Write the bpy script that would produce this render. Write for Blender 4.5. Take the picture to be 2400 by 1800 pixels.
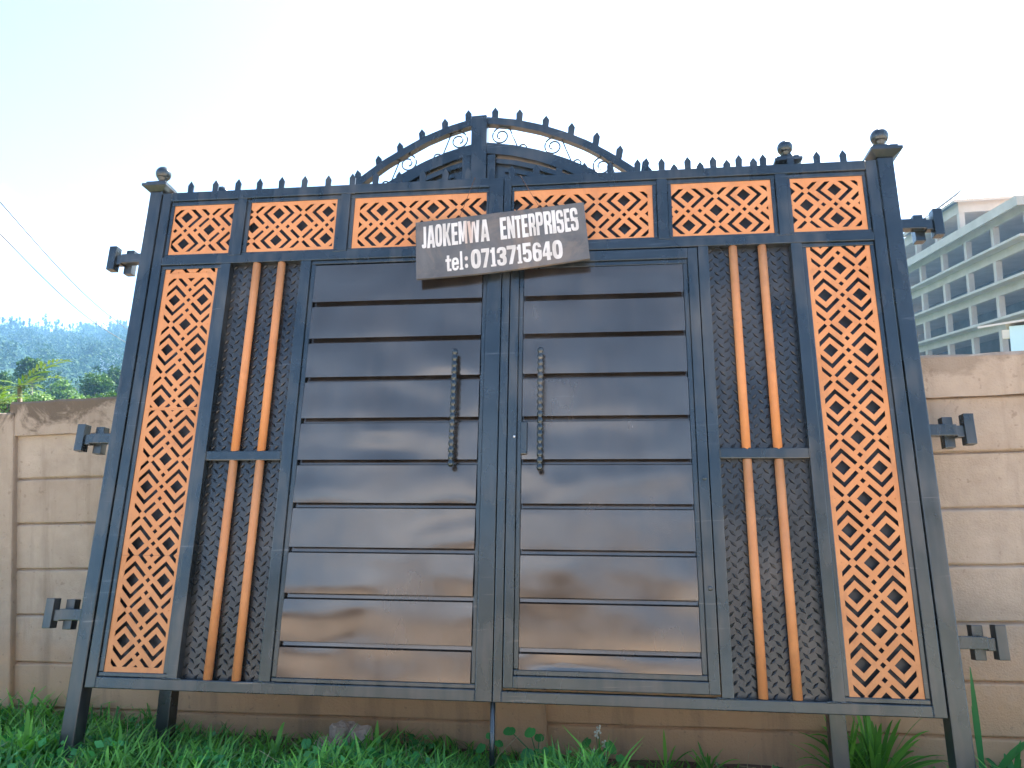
import bpy, bmesh, math, random
import numpy as np
from mathutils import Vector, Matrix, noise
from mathutils.geometry import delaunay_2d_cdt

for o in list(bpy.data.objects): bpy.data.objects.remove(o)
scene = bpy.context.scene
COL = scene.collection
R = math.radians
random.seed(7); rng = np.random.default_rng(7)

# ---------------------------------------------------------------- camera
CAM_H = 1.42
cd = bpy.data.cameras.new('camera'); cam = bpy.data.objects.new('camera', cd); COL.objects.link(cam)
M = np.array([[0.99940143, -0.03459466, 0.0], [0.00256381, 0.07406574, 0.99725007], [-0.03449953, -0.99665314, 0.07411011]])
cx, cy, cz = M @ [1, 0, 0], M @ [0, -1, 0], M @ [0, 0, -1]
cam.matrix_world = Matrix(((cx[0], cy[0], cz[0], 0), (cx[1], cy[1], cz[1], 0), (cx[2], cy[2], cz[2], CAM_H), (0, 0, 0, 1)))
cd.sensor_width = 36; cd.lens = 26.1; cd.clip_start = 0.05; cd.clip_end = 6000
scene.camera = cam

# ---------------------------------------------------------------- sky, sun, exposure
SUN_EL, SUN_AZ = 46, 33          # degrees; azimuth clockwise from +Y (the way the camera looks)
w = bpy.data.worlds.new('World'); scene.world = w; w.use_nodes = True
nt = w.node_tree; nt.nodes.clear()
sky = nt.nodes.new('ShaderNodeTexSky'); sky.sky_type = 'NISHITA'; sky.sun_disc = False
sky.sun_elevation = R(SUN_EL); sky.sun_rotation = R(SUN_AZ); sky.air_density = 1.0; sky.dust_density = 0.8; sky.ozone_density = 1.6
tc = nt.nodes.new('ShaderNodeTexCoord'); mp = nt.nodes.new('ShaderNodeMapping'); mp.inputs['Scale'].default_value = (1, 1, 2.2); mp.inputs['Rotation'].default_value = (0, 0, 0.35)
nz = nt.nodes.new('ShaderNodeTexNoise'); nz.inputs['Scale'].default_value = 2.1; nz.inputs['Detail'].default_value = 7; nz.inputs['Roughness'].default_value = 0.55
sx = nt.nodes.new('ShaderNodeSeparateXYZ'); mr = nt.nodes.new('ShaderNodeMapRange'); ad = nt.nodes.new('ShaderNodeMath'); ad.operation = 'ADD'
for i_, v_ in ((1, 0.0), (2, 0.75), (3, 0.03), (4, -0.16)): mr.inputs[i_].default_value = v_      # more cloud low down, clearer overhead
rp = nt.nodes.new('ShaderNodeValToRGB'); rp.color_ramp.elements[0].position = 0.45; rp.color_ramp.elements[1].position = 0.66
rp.color_ramp.elements[1].color = (0.85, 0.85, 0.85, 1)
mx = nt.nodes.new('ShaderNodeMixRGB'); mx.inputs[2].default_value = (9.5, 9.3, 9.0, 1)
bg = nt.nodes.new('ShaderNodeBackground'); bg.inputs['Strength'].default_value = 0.062
wo = nt.nodes.new('ShaderNodeOutputWorld')
for a, b in ((tc.outputs['Generated'], mp.inputs[0]), (mp.outputs[0], nz.inputs['Vector']), (nz.outputs['Fac'], ad.inputs[0]), (mr.outputs[0], ad.inputs[1]), (ad.outputs[0], rp.inputs[0]), (tc.outputs['Generated'], sx.inputs[0]), (sx.outputs['Z'], mr.inputs[0]),
             (rp.outputs[0], mx.inputs[0]), (sky.outputs[0], mx.inputs[1]), (mx.outputs[0], bg.inputs[0]), (bg.outputs[0], wo.inputs[0])):
    nt.links.new(a, b)
ld = bpy.data.lights.new('sun', 'SUN'); ld.energy = 5.0; ld.angle = R(0.53); ld.color = (1, 0.95, 0.87)
sun = bpy.data.objects.new('sun', ld); COL.objects.link(sun)
sd = Vector((math.cos(R(SUN_EL)) * math.sin(R(SUN_AZ)), math.cos(R(SUN_EL)) * math.cos(R(SUN_AZ)), math.sin(R(SUN_EL))))
sun.rotation_euler = sd.to_track_quat('Z', 'Y').to_euler(); sun.location = (0, 0, 60)
vs = scene.view_settings
vs.view_transform = 'Standard'; vs.look = 'None'; vs.gamma = 1; vs.use_curve_mapping = False; vs.exposure = 2.78
scene.render.engine = 'CYCLES'
for k_, v_ in (('max_bounces', 6), ('diffuse_bounces', 4), ('glossy_bounces', 4), ('volume_bounces', 0), ('transmission_bounces', 2)): setattr(scene.cycles, k_, v_)

# ---------------------------------------------------------------- materials
def mat(name):
    m = bpy.data.materials.new(name); m.use_nodes = True
    n = m.node_tree; n.nodes.clear()
    out = n.nodes.new('ShaderNodeOutputMaterial'); p = n.nodes.new('ShaderNodeBsdfPrincipled')
    n.links.new(p.outputs[0], out.inputs[0]); return m, n, p
def N(n, t, **kw):
    x = n.nodes.new(t)
    for k, v in kw.items():
        if k in x.inputs: x.inputs[k].default_value = v
        else: setattr(x, k, v)
    return x
def ramp(n, src, stops):
    r = n.nodes.new('ShaderNodeValToRGB'); e = r.color_ramp.elements
    while len(e) < len(stops): e.new(0.5)
    for el, (p, c) in zip(e, stops):
        el.position = p; el.color = c if len(c) == 4 else (*c, 1)
    n.links.new(src, r.inputs[0]); return r
def coords(n, kind='Object', scale=(1, 1, 1)):
    if kind == 'World': src = n.nodes.new('ShaderNodeNewGeometry').outputs['Position']
    else: src = n.nodes.new('ShaderNodeTexCoord').outputs[kind]
    m = N(n, 'ShaderNodeMapping'); m.inputs['Scale'].default_value = scale; n.links.new(src, m.inputs[0]); return m.outputs[0]
def tex(n, co, scale, detail=4, rough=0.55, kind='Noise', dist=0):
    if kind == 'Noise':
        t = N(n, 'ShaderNodeTexNoise', Scale=scale, Detail=detail, Roughness=rough, Distortion=dist)
        n.links.new(co, t.inputs['Vector']); return t.outputs['Fac']
    t = N(n, 'ShaderNodeTexVoronoi', Scale=scale); n.links.new(co, t.inputs['Vector']); return t.outputs['Distance']
def mix(n, f, a, b, mode='MIX'):
    m = n.nodes.new('ShaderNodeMixRGB'); m.blend_type = mode
    for i, v in ((0, f), (1, a), (2, b)):
        if isinstance(v, (int, float)): m.inputs[i].default_value = v
        elif isinstance(v, tuple): m.inputs[i].default_value = v if len(v) == 4 else (*v, 1)
        else: n.links.new(v, m.inputs[i])
    return m.outputs[0]
def math_(n, op, a, b=None):
    m = n.nodes.new('ShaderNodeMath'); m.operation = op
    for i, v in ((0, a), (1, b)):
        if v is None: continue
        if isinstance(v, (int, float)): m.inputs[i].default_value = v
        else: n.links.new(v, m.inputs[i])
    return m.outputs[0]
def bump(n, p, h, strength=0.3, dist=0.01):
    b = N(n, 'ShaderNodeBump', Strength=strength, Distance=dist); n.links.new(h, b.inputs['Height']); n.links.new(b.outputs[0], p.inputs['Normal'])

def steel_mat(name, c0, c1, metal, r0, r1, dust=0.35, bstr=0.05):
    m, n, p = mat(name); co = coords(n, 'World')
    a = tex(n, co, 4, 4); b = tex(n, co, 90, 3, 0.5); c = tex(n, co, 2.6, 2, 0.5, dist=0.4)
    st = tex(n, coords(n, 'World', (22, 22, 1.3)), 1.0, 2, 0.5); sc = tex(n, coords(n, 'World', (3, 3, 60)), 1.0, 4, 0.6)
    col = ramp(n, a, [(0.3, c0), (0.72, c1)]).outputs[0]
    dm = ramp(n, math_(n, 'ADD', math_(n, 'MULTIPLY', c, .62), math_(n, 'MULTIPLY', st, .4)), [(0.48, (0, 0, 0)), (0.74, (dust,) * 3)]).outputs[0]   # dried dust and drips
    col = mix(n, dm, col, (0.20, 0.175, 0.15))
    sm = ramp(n, sc, [(0.66, (0, 0, 0)), (0.72, (dust * .7,) * 3)]).outputs[0]
    col = mix(n, sm, col, (0.32, 0.31, 0.30))
    n.links.new(col, p.inputs['Base Color'])
    rr = ramp(n, math_(n, 'ADD', math_(n, 'MULTIPLY', a, .5), math_(n, 'MULTIPLY', c, .5)), [(0.36, (r0,) * 3), (0.62, (r1,) * 3)]).outputs[0]
    n.links.new(mix(n, dm, rr, (0.6, 0.6, 0.6)), p.inputs['Roughness'])
    n.links.new(math_(n, 'MULTIPLY', math_(n, 'SUBTRACT', 1.0, dm), metal), p.inputs['Metallic'])
    bump(n, p, b, bstr, 0.0015); return m
STEEL = steel_mat('black_steel_paint', (0.050, 0.066, 0.074), (0.080, 0.095, 0.102), 0.8, 0.20, 0.34, 0.42, 0.06)
SLAT = steel_mat('black_gloss_sheet', (0.142, 0.121, 0.105), (0.190, 0.163, 0.140), 0.88, 0.12, 0.24, 0.16, 0.02)
PLATE = steel_mat('black_tread_plate', (0.046, 0.052, 0.056), (0.076, 0.080, 0.082), 0.75, 0.24, 0.36, 0.3, 0.08)
def orange():
    m, n, p = mat('copper_orange_paint'); co = coords(n, 'World')
    a = tex(n, co, 6, 4); b = tex(n, co, 60, 3)
    n.links.new(ramp(n, a, [(0.3, (0.60, 0.245, 0.092)), (0.7, (0.69, 0.305, 0.125))]).outputs[0], p.inputs['Base Color'])
    base = ramp(n, a, [(0.3, (0.60, 0.245, 0.092)), (0.7, (0.69, 0.305, 0.125))]).outputs[0]
    dr = tex(n, coords(n, 'World', (16, 16, 2.2)), 1.0, 4, 0.6); gr = tex(n, co, 30, 4, 0.65)
    base = mix(n, ramp(n, math_(n, 'ADD', math_(n, 'MULTIPLY', dr, .6), math_(n, 'MULTIPLY', gr, .4)), [(0.5, (0, 0, 0)), (0.68, (.45,) * 3)]).outputs[0], base, (0.36, 0.17, 0.09))
    n.links.new(base, p.inputs['Base Color'])
    n.links.new(ramp(n, gr, [(0.3, (.34,) * 3), (0.7, (.55,) * 3)]).outputs[0], p.inputs['Roughness'])
    p.inputs['Specular IOR Level'].default_value = 0.3
    bump(n, p, b, 0.05, 0.002); return m
ORANGE = orange()
BACKING = steel_mat('dark_backing_sheet', (0.035, 0.04, 0.046), (0.06, 0.065, 0.072), 0.55, 0.34, 0.5, 0.12, 0.05)
def concrete_wall():
    m, n, p = mat('precast_concrete'); co = coords(n, 'World'); oi = N(n, 'ShaderNodeObjectInfo')
    a = tex(n, co, 3.0, 6, 0.6); b = tex(n, co, 14, 5, 0.6); f = tex(n, co, 120, 3, 0.6); c = tex(n, co, 4.2, 7, 0.7, dist=0.8); d = tex(n, co, 30, 2)
    col = ramp(n, a, [(0.28, (0.40, 0.325, 0.25)), (0.72, (0.54, 0.455, 0.365))]).outputs[0]
    col = mix(n, 0.35, col, ramp(n, b, [(0.3, (0.30, 0.235, 0.18)), (0.7, (0.50, 0.41, 0.32))]).outputs[0])
    col = mix(n, math_(n, 'MULTIPLY', oi.outputs['Random'], 0.45), col, (0.34, 0.26, 0.19))
    # lichen growing on the coping, red soil splashed along the foot
    sp = N(n, 'ShaderNodeSeparateXYZ'); g = N(n, 'ShaderNodeNewGeometry'); n.links.new(g.outputs['Position'], sp.inputs[0])
    top = N(n, 'ShaderNodeMapRange'); top.inputs[1].default_value = 1.45; top.inputs[2].default_value = 1.72; n.links.new(sp.outputs['Z'], top.inputs[0])
    left = N(n, 'ShaderNodeMapRange'); left.inputs[1].default_value = 1.5; left.inputs[2].default_value = -1.5; left.inputs[3].default_value = 0.45; left.inputs[4].default_value = 1.0; n.links.new(sp.outputs['X'], left.inputs[0])
    lich = ramp(n, math_(n, 'ADD', math_(n, 'MULTIPLY', top.outputs[0], 0.34), math_(n, 'MULTIPLY', c, 0.75)), [(0.585, (0, 0, 0)), (0.68, (0.88,) * 3)]).outputs[0]
    lich = math_(n, 'MULTIPLY', lich, left.outputs[0])
    col = mix(n, lich, col, (0.11, 0.083, 0.058))
    foot = N(n, 'ShaderNodeMapRange'); foot.inputs[1].default_value = 0.62; foot.inputs[2].default_value = 0.15; n.links.new(sp.outputs['Z'], foot.inputs[0])
    spl = ramp(n, math_(n, 'ADD', math_(n, 'MULTIPLY', foot.outputs[0], 0.62), math_(n, 'MULTIPLY', c, 0.5)), [(0.4, (0, 0, 0)), (0.85, (0.9,) * 3)]).outputs[0]
    col = mix(n, spl, col, (0.56, 0.35, 0.195))  # soil colour, lightened to make up for the shade under the gate
    drip = tex(n, coords(n, 'World', (7, 7, 0.7)), 1.0, 6, 0.65)
    col = mix(n, ramp(n, drip, [(0.50, (0, 0, 0)), (0.72, (0.55,) * 3)]).outputs[0], col, (0.20, 0.15, 0.105))
    pits = ramp(n, d, [(0.28, (1, 1, 1)), (0.34, (0, 0, 0))]).outputs[0]
    col = mix(n, math_(n, 'MULTIPLY', pits, 0.35), col, (0.16, 0.11, 0.08))
    n.links.new(col, p.inputs['Base Color']); p.inputs['Roughness'].default_value = 0.92
    bump(n, p, math_(n, 'ADD', math_(n, 'MULTIPLY', b, 0.7), math_(n, 'MULTIPLY', f, 0.35)), 0.7, 0.014); return m
CONC = concrete_wall()
def simple(name, c0, c1, scale=4, rough=0.8, bs=0.2, bd=0.01, metal=0, kind='World', detail=5, stretch=(1, 1, 1)):
    m, n, p = mat(name); co = coords(n, kind, stretch); a = tex(n, co, scale, detail, 0.6)
    n.links.new(ramp(n, a, [(0.3, c0), (0.7, c1)]).outputs[0], p.inputs['Base Color'])
    p.inputs['Roughness'].default_value = rough; p.inputs['Metallic'].default_value = metal
    if bs: bump(n, p, tex(n, co, scale * 6, 4), bs, bd)
    return m
RAWCONC = simple('raw_concrete', (0.52, 0.41, 0.30), (0.66, 0.53, 0.41), 0.5, 0.9, 0.2, 0.05)
BLOCKS = simple('grey_block_wall', (0.16, 0.15, 0.14), (0.24, 0.22, 0.2), 0.6, 0.95)  # plain grey concrete block
ROOFM = simple('weathered_roof_sheet', (0.29, 0.25, 0.205), (0.37, 0.325, 0.275), 0.6, 0.6, 0.1)
REDROOF = simple('red_roof_tile', (0.33, 0.13, 0.08), (0.45, 0.2, 0.12), 0.6, 0.8)
WHITEWALL = simple('pale_plaster', (0.6, 0.56, 0.5), (0.7, 0.66, 0.6), 0.6, 0.9)
TANWALL = simple('tan_plaster', (0.25, 0.225, 0.2), (0.33, 0.295, 0.265), 0.5, 0.9)
BLUEWALL = simple('pale_blue_paint', (0.50, 0.74, 0.80), (0.56, 0.79, 0.84), 0.8, 0.6)
BARK = simple('bark', (0.09, 0.065, 0.045), (0.17, 0.13, 0.095), 9, 0.95, 0.6, 0.02, 0, 'World', 5, (1, 1, 0.25))
ROCK = simple('pale_rubble', (0.42, 0.33, 0.27), (0.62, 0.52, 0.44), 14, 0.95, 0.6, 0.02)
BRICK = simple('broken_brick', (0.32, 0.15, 0.09), (0.5, 0.33, 0.24), 18, 0.95, 0.6, 0.02)
STRAW = simple('dry_straw', (0.34, 0.27, 0.14), (0.5, 0.42, 0.24), 20, 0.8, 0)
WIRE = simple('dark_cable', (0.05, 0.05, 0.055), (0.07, 0.07, 0.075), 4, 0.6, 0)
RUSTWIRE = simple('rusty_wire', (0.10, 0.05, 0.03), (0.2, 0.1, 0.06), 40, 0.8, 0)
LATCH = simple('bare_screw', (0.75, 0.75, 0.75), (0.85, 0.85, 0.85), 30, 0.3, 0, 0.01, 0.9)
BAG = simple('blue_plastic_scrap', (0.25, 0.36, 0.5), (0.6, 0.68, 0.76), 22, 0.35, 0.4, 0.02)
GRAVEL = simple('grey_debris', (0.14, 0.13, 0.13), (0.42, 0.41, 0.42), 60, 0.9, 0.6, 0.02)
def soil():
    m, n, p = mat('red_brown_soil'); co = coords(n, 'World')
    a = tex(n, co, 1.3, 8, 0.65); b = tex(n, co, 22, 6, 0.65); g = tex(n, co, 0.06, 5, 0.6)
    col = ramp(n, a, [(0.3, (0.11, 0.062, 0.038)), (0.7, (0.20, 0.125, 0.08))]).outputs[0]
    col = mix(n, 0.4, col, ramp(n, b, [(0.3, (0.06, 0.035, 0.024)), (0.7, (0.24, 0.16, 0.11))]).outputs[0])
    col = mix(n, ramp(n, g, [(0.45, (0, 0, 0)), (0.55, (0.8,) * 3)]).outputs[0], col, (0.09, 0.13, 0.04))
    n.links.new(col, p.inputs['Base Color']); p.inputs['Roughness'].default_value = 0.95; bump(n, p, b, 0.8, 0.03); return m
SOIL = soil()
BOUNCE_EARTH = simple('pale_bounce_earth', (0.36, 0.27, 0.195), (0.47, 0.37, 0.28), 1.2, 0.95, 0.5, 0.02)  # earth kept pale so the unseen yard bounces more sunlight
def leafmat(name, dark, light, rough=0.5, trans=0.25):
    m = bpy.data.materials.new(name); m.use_nodes = True; n = m.node_tree; n.nodes.clear()
    out = n.nodes.new('ShaderNodeOutputMaterial'); p = n.nodes.new('ShaderNodeBsdfPrincipled'); tr = n.nodes.new('ShaderNodeBsdfTranslucent'); ms = n.nodes.new('ShaderNodeMixShader')
    p.inputs['Specular IOR Level'].default_value = 0.15 if rough > .65 else 0.4
    at = N(n, 'ShaderNodeAttribute'); at.attribute_name = 'tint'
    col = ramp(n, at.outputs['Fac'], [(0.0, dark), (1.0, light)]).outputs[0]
    n.links.new(col, p.inputs['Base Color']); p.inputs['Roughness'].default_value = rough
    n.links.new(mix(n, 1.0, col, (1.5, 1.7, 0.7), 'MULTIPLY'), tr.inputs[0])
    ms.inputs[0].default_value = trans
    n.links.new(p.outputs[0], ms.inputs[1]); n.links.new(tr.outputs[0], ms.inputs[2]); n.links.new(ms.outputs[0], out.inputs[0]); return m
GRASS = leafmat('grass_blades', (0.034, 0.15, 0.024), (0.25, 0.60, 0.085))
WEED = leafmat('weed_leaves', (0.024, 0.17, 0.05), (0.11, 0.44, 0.11), 0.45)
PALM = leafmat('palm_leaflets', (0.045, 0.10, 0.022), (0.12, 0.20, 0.045), 0.4, 0.18)
TREE = leafmat('tree_leaves', (0.022, 0.06, 0.018), (0.06, 0.12, 0.03), 0.7, 0.15)
SHRUB = leafmat('shrub_leaves', (0.045, 0.10, 0.025), (0.11, 0.19, 0.05), 0.7, 0.2)
FOREST = leafmat('hill_forest', (0.014, 0.045, 0.02), (0.035, 0.085, 0.03), 0.8, 0.1)
FLOWER = simple('pale_flowers', (0.6, 0.62, 0.5), (0.75, 0.77, 0.66), 30, 0.8, 0)
HILLG = simple('hill_ground', (0.02, 0.05, 0.018), (0.045, 0.075, 0.028), 0.02, 1.0, 0)
for q_ in HILLG.node_tree.nodes:
    if q_.type == 'BSDF_PRINCIPLED': q_.inputs['Specular IOR Level'].default_value = 0
def signboard():
    m, n, p = mat('weathered_sign_board'); co = coords(n, 'Object')
    a = tex(n, co, 5, 7, 0.65, dist=0.5); b = tex(n, co, 45, 4); c = tex(n, co, 3, 6, 0.7, dist=1.0)
    col = ramp(n, a, [(0.3, (0.075, 0.08, 0.085)), (0.7, (0.16, 0.155, 0.15))]).outputs[0]
    col = mix(n, ramp(n, c, [(0.5, (0, 0, 0)), (0.72, (0.75,) * 3)]).outputs[0], col, (0.26, 0.2, 0.15))
    n.links.new(col, p.inputs['Base Color']); p.inputs['Roughness'].default_value = 0.75; bump(n, p, b, 0.25, 0.004); return m
BOARD = signboard()
def signpaint():
    m, n, p = mat('cream_sign_paint'); co = coords(n, 'Object', (1, 1, 0.35))
    a = tex(n, co, 16, 6, 0.65); c = tex(n, coords(n, 'Object', (1, 1, 0.18)), 6, 4, 0.6)
    col = ramp(n, a, [(0.25, (0.50, 0.45, 0.38)), (0.6, (0.76, 0.73, 0.68))]).outputs[0]
    col = mix(n, ramp(n, c, [(0.62, (0, 0, 0)), (0.78, (0.7,) * 3)]).outputs[0], col, (0.50, 0.27, 0.15))
    n.links.new(col, p.inputs['Base Color']); p.inputs['Roughness'].default_value = 0.7; return m
LETTER = signpaint()

# ---------------------------------------------------------------- mesh helpers
class MB:
    def __init__(s): s.v = []; s.f = []; s.sm = []
    def add(s, v, f, smooth=False):
        k = len(s.v); s.v += [tuple(p) for p in v]; s.f += [tuple(i + k for i in q) for q in f]; s.sm += [smooth] * len(f)
    def box(s, x0, x1, y0, y1, z0, z1, bev=0.0):
        if not bev:
            v = [(x, y, z) for x in (x0, x1) for y in (y0, y1) for z in (z0, z1)]
            s.add(v, [(0, 1, 3, 2), (4, 6, 7, 5), (0, 4, 5, 1), (2, 3, 7, 6), (0, 2, 6, 4), (1, 5, 7, 3)]); return
        bm = bmesh.new(); bmesh.ops.create_cube(bm, size=1)
        for q in bm.verts: q.co = ((x0 + x1) / 2 + q.co.x * (x1 - x0), (y0 + y1) / 2 + q.co.y * (y1 - y0), (z0 + z1) / 2 + q.co.z * (z1 - z0))
        bmesh.ops.bevel(bm, geom=bm.edges[:], offset=min(bev, .45 * min(x1 - x0, y1 - y0, z1 - z0)), segments=2, affect='EDGES', profile=0.6)
        bm.verts.index_update(); s.add([q.co[:] for q in bm.verts], [[q.index for q in f.verts] for f in bm.faces]); bm.free()
    def lathe(s, c, prof, n=14, axis='z', smooth=True):
        v = []; f = []
        for r, h in prof:
            for i in range(n):
                a = 2 * math.pi * i / n
                v.append((c[0] + r * math.cos(a), c[1] + r * math.sin(a), c[2] + h) if axis == 'z' else (c[0] + r * math.cos(a), c[1] + h, c[2] + r * math.sin(a)))
        for j in range(len(prof) - 1):
            for i in range(n):
                i2 = (i + 1) % n; f.append((j * n + i, j * n + i2, (j + 1) * n + i2, (j + 1) * n + i))
        f.append(tuple(range(n))[::-1]); f.append(tuple((len(prof) - 1) * n + i for i in range(n)))
        s.add(v, f, smooth)
    def tube(s, pts, r, n=6, r_end=None):
        pts = [Vector(p) for p in pts]; v = []; f = []; L = len(pts)
        for k, p in enumerate(pts):
            t = (pts[min(k + 1, L - 1)] - pts[max(k - 1, 0)]).normalized()
            u = t.orthogonal().normalized() if abs(t.z) > .9 else t.cross(Vector((0, 0, 1))).normalized(); b = t.cross(u)
            rr = r if r_end is None else r + (r_end - r) * k / (L - 1)
            for i in range(n):
                a = 2 * math.pi * i / n; v.append(p + (u * math.cos(a) + b * math.sin(a)) * rr)
        for k in range(L - 1):
            for i in range(n):
                i2 = (i + 1) % n; f.append((k * n + i, k * n + i2, (k + 1) * n + i2, (k + 1) * n + i))
        f.append(tuple(range(n))[::-1]); f.append(tuple((L - 1) * n + i for i in range(n)))
        s.add(v, f, True)
    def prism(s, poly, y0, y1):      # polygon in x,z extruded along y
        n = len(poly); v = [(x, y0, z) for x, z in poly] + [(x, y1, z) for x, z in poly]
        s.add(v, [tuple(range(n)), tuple(range(2 * n - 1, n - 1, -1))] + [(i, i + n, (i + 1) % n + n, (i + 1) % n) for i in range(n)])
    def build(s, name, m, parent=None, loc=None):
        me = bpy.data.meshes.new(name); me.from_pydata(s.v, [], s.f); me.polygons.foreach_set('use_smooth', s.sm); me.update()
        bm = bmesh.new(); bm.from_mesh(me); bmesh.ops.recalc_face_normals(bm, faces=bm.faces[:]); bm.to_mesh(me); bm.free()
        return link(name, me, m, parent, loc)
def link(name, me, m, parent=None, loc=None):
    o = bpy.data.objects.new(name, me); COL.objects.link(o)
    if m is not None and not me.materials: me.materials.append(m)
    if parent: o.parent = parent
    if loc: o.location = loc
    return o
def empty(name, loc=(0, 0, 0)):
    o = bpy.data.objects.new(name, None); COL.objects.link(o); o.location = loc; o.empty_display_size = 0.1; return o
def tag(o, label=None, cat=None, group=None, kind=None):
    for k, v in (('label', label), ('category', cat), ('group', group), ('kind', kind)):
        if v: o[k] = v
    return o
def npmesh(name, verts, quads, m, tint=None, parent=None, smooth=False):
    me = bpy.data.meshes.new(name); nv, nf = len(verts), len(quads); k = quads.shape[1]
    me.vertices.add(nv); me.vertices.foreach_set('co', np.ascontiguousarray(verts, dtype=np.float32).ravel())
    me.loops.add(nf * k); me.loops.foreach_set('vertex_index', np.ascontiguousarray(quads, dtype=np.int32).ravel())
    me.polygons.add(nf); me.polygons.foreach_set('loop_start', np.arange(0, nf * k, k, dtype=np.int32)); me.polygons.foreach_set('loop_total', np.full(nf, k, dtype=np.int32))
    if smooth: me.polygons.foreach_set('use_smooth', np.ones(nf, dtype=bool))
    me.update(calc_edges=True)
    if tint is not None:
        a = me.attributes.new('tint', 'FLOAT', 'POINT'); a.data.foreach_set('value', np.ascontiguousarray(tint, dtype=np.float32))
    return link(name, me, m, parent)

def ray(px, py):                      # photo pixel (2400 wide) -> world direction, depth 1 along the lens axis
    return M @ np.array([(px - 1200) / 1740, (py - 900) / 1740, 1.0])
def at(px, py, depth):
    p = ray(px, py) * depth; return Vector((p[0], p[1], p[2] + CAM_H))

# ---------------------------------------------------------------- the setting: ground
WD = Vector((0.9851597, -0.1716402, 0)); WN = Vector((0.1716402, 0.9851597, 0)); WALL_N = 3.771 * 0.967      # wall face: WN . p = WALL_N
PW = Vector((2.2255, 3.43983, 0)) * 0.967
def sstep(a, b, x):
    t = min(1, max(0, (x - a) / (b - a))); return t * t * (3 - 2 * t)
def ground_z(x, y):
    d = WALL_N - (WN.x * x + WN.y * y)
    z = 0.045 - 0.02 * max(-4, min(4, x)) - 0.13 * sstep(0.85, 0.15, d)
    z += 0.018 * noise.noise((x * 1.7, y * 1.7, 0)) + 0.01 * noise.noise((x * 5, y * 5, 3))
    far = sstep(6, 30, math.hypot(x, y - 3)); return z * (1 - far) - 0.1 * far
def build_ground():
    g = sorted(set([round(t, 3) for t in list(np.linspace(-4, 4, 81)) + [-2000, -900, -400, -180, -80, -40, -24, -15, -10, -7, -5.5, -4.6, 4.6, 5.5, 7, 10, 15, 24, 40, 80, 180, 400, 900, 2000]]))
    v = [(x, y + 3, ground_z(x, y + 3)) for y in g for x in g]; n = len(g)
    f = [(j * n + i, j * n + i + 1, (j + 1) * n + i + 1, (j + 1) * n + i) for j in range(n - 1) for i in range(n - 1)]
    b = MB(); b.add(v, f, True); tag(b.build('ground', SOIL), kind='structure')
build_ground()
def build_bounce_yard():
    # unseen pale earth in front of the verge, added to bounce sunlight onto the gate
    n = 120; v = []; xs = np.linspace(-40, 40, n + 1)
    for x in xs:
        e = 1.45 + .22 * noise.noise((x * .9, 0, 4)) + .1 * noise.noise((x * 3, 0, 9))
        for y in (e, .6, -1.5, -6, -14, -30): v.append((x, y, ground_z(x, y) + .012 if y > -10 else .06))
    f = [(k * 6 + j, (k + 1) * 6 + j, (k + 1) * 6 + j + 1, k * 6 + j + 1) for k in range(n) for j in range(5)]
    b = MB(); b.add(v, f, True); tag(b.build('bounce_yard', BOUNCE_EARTH), kind='structure')
build_bounce_yard()

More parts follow.
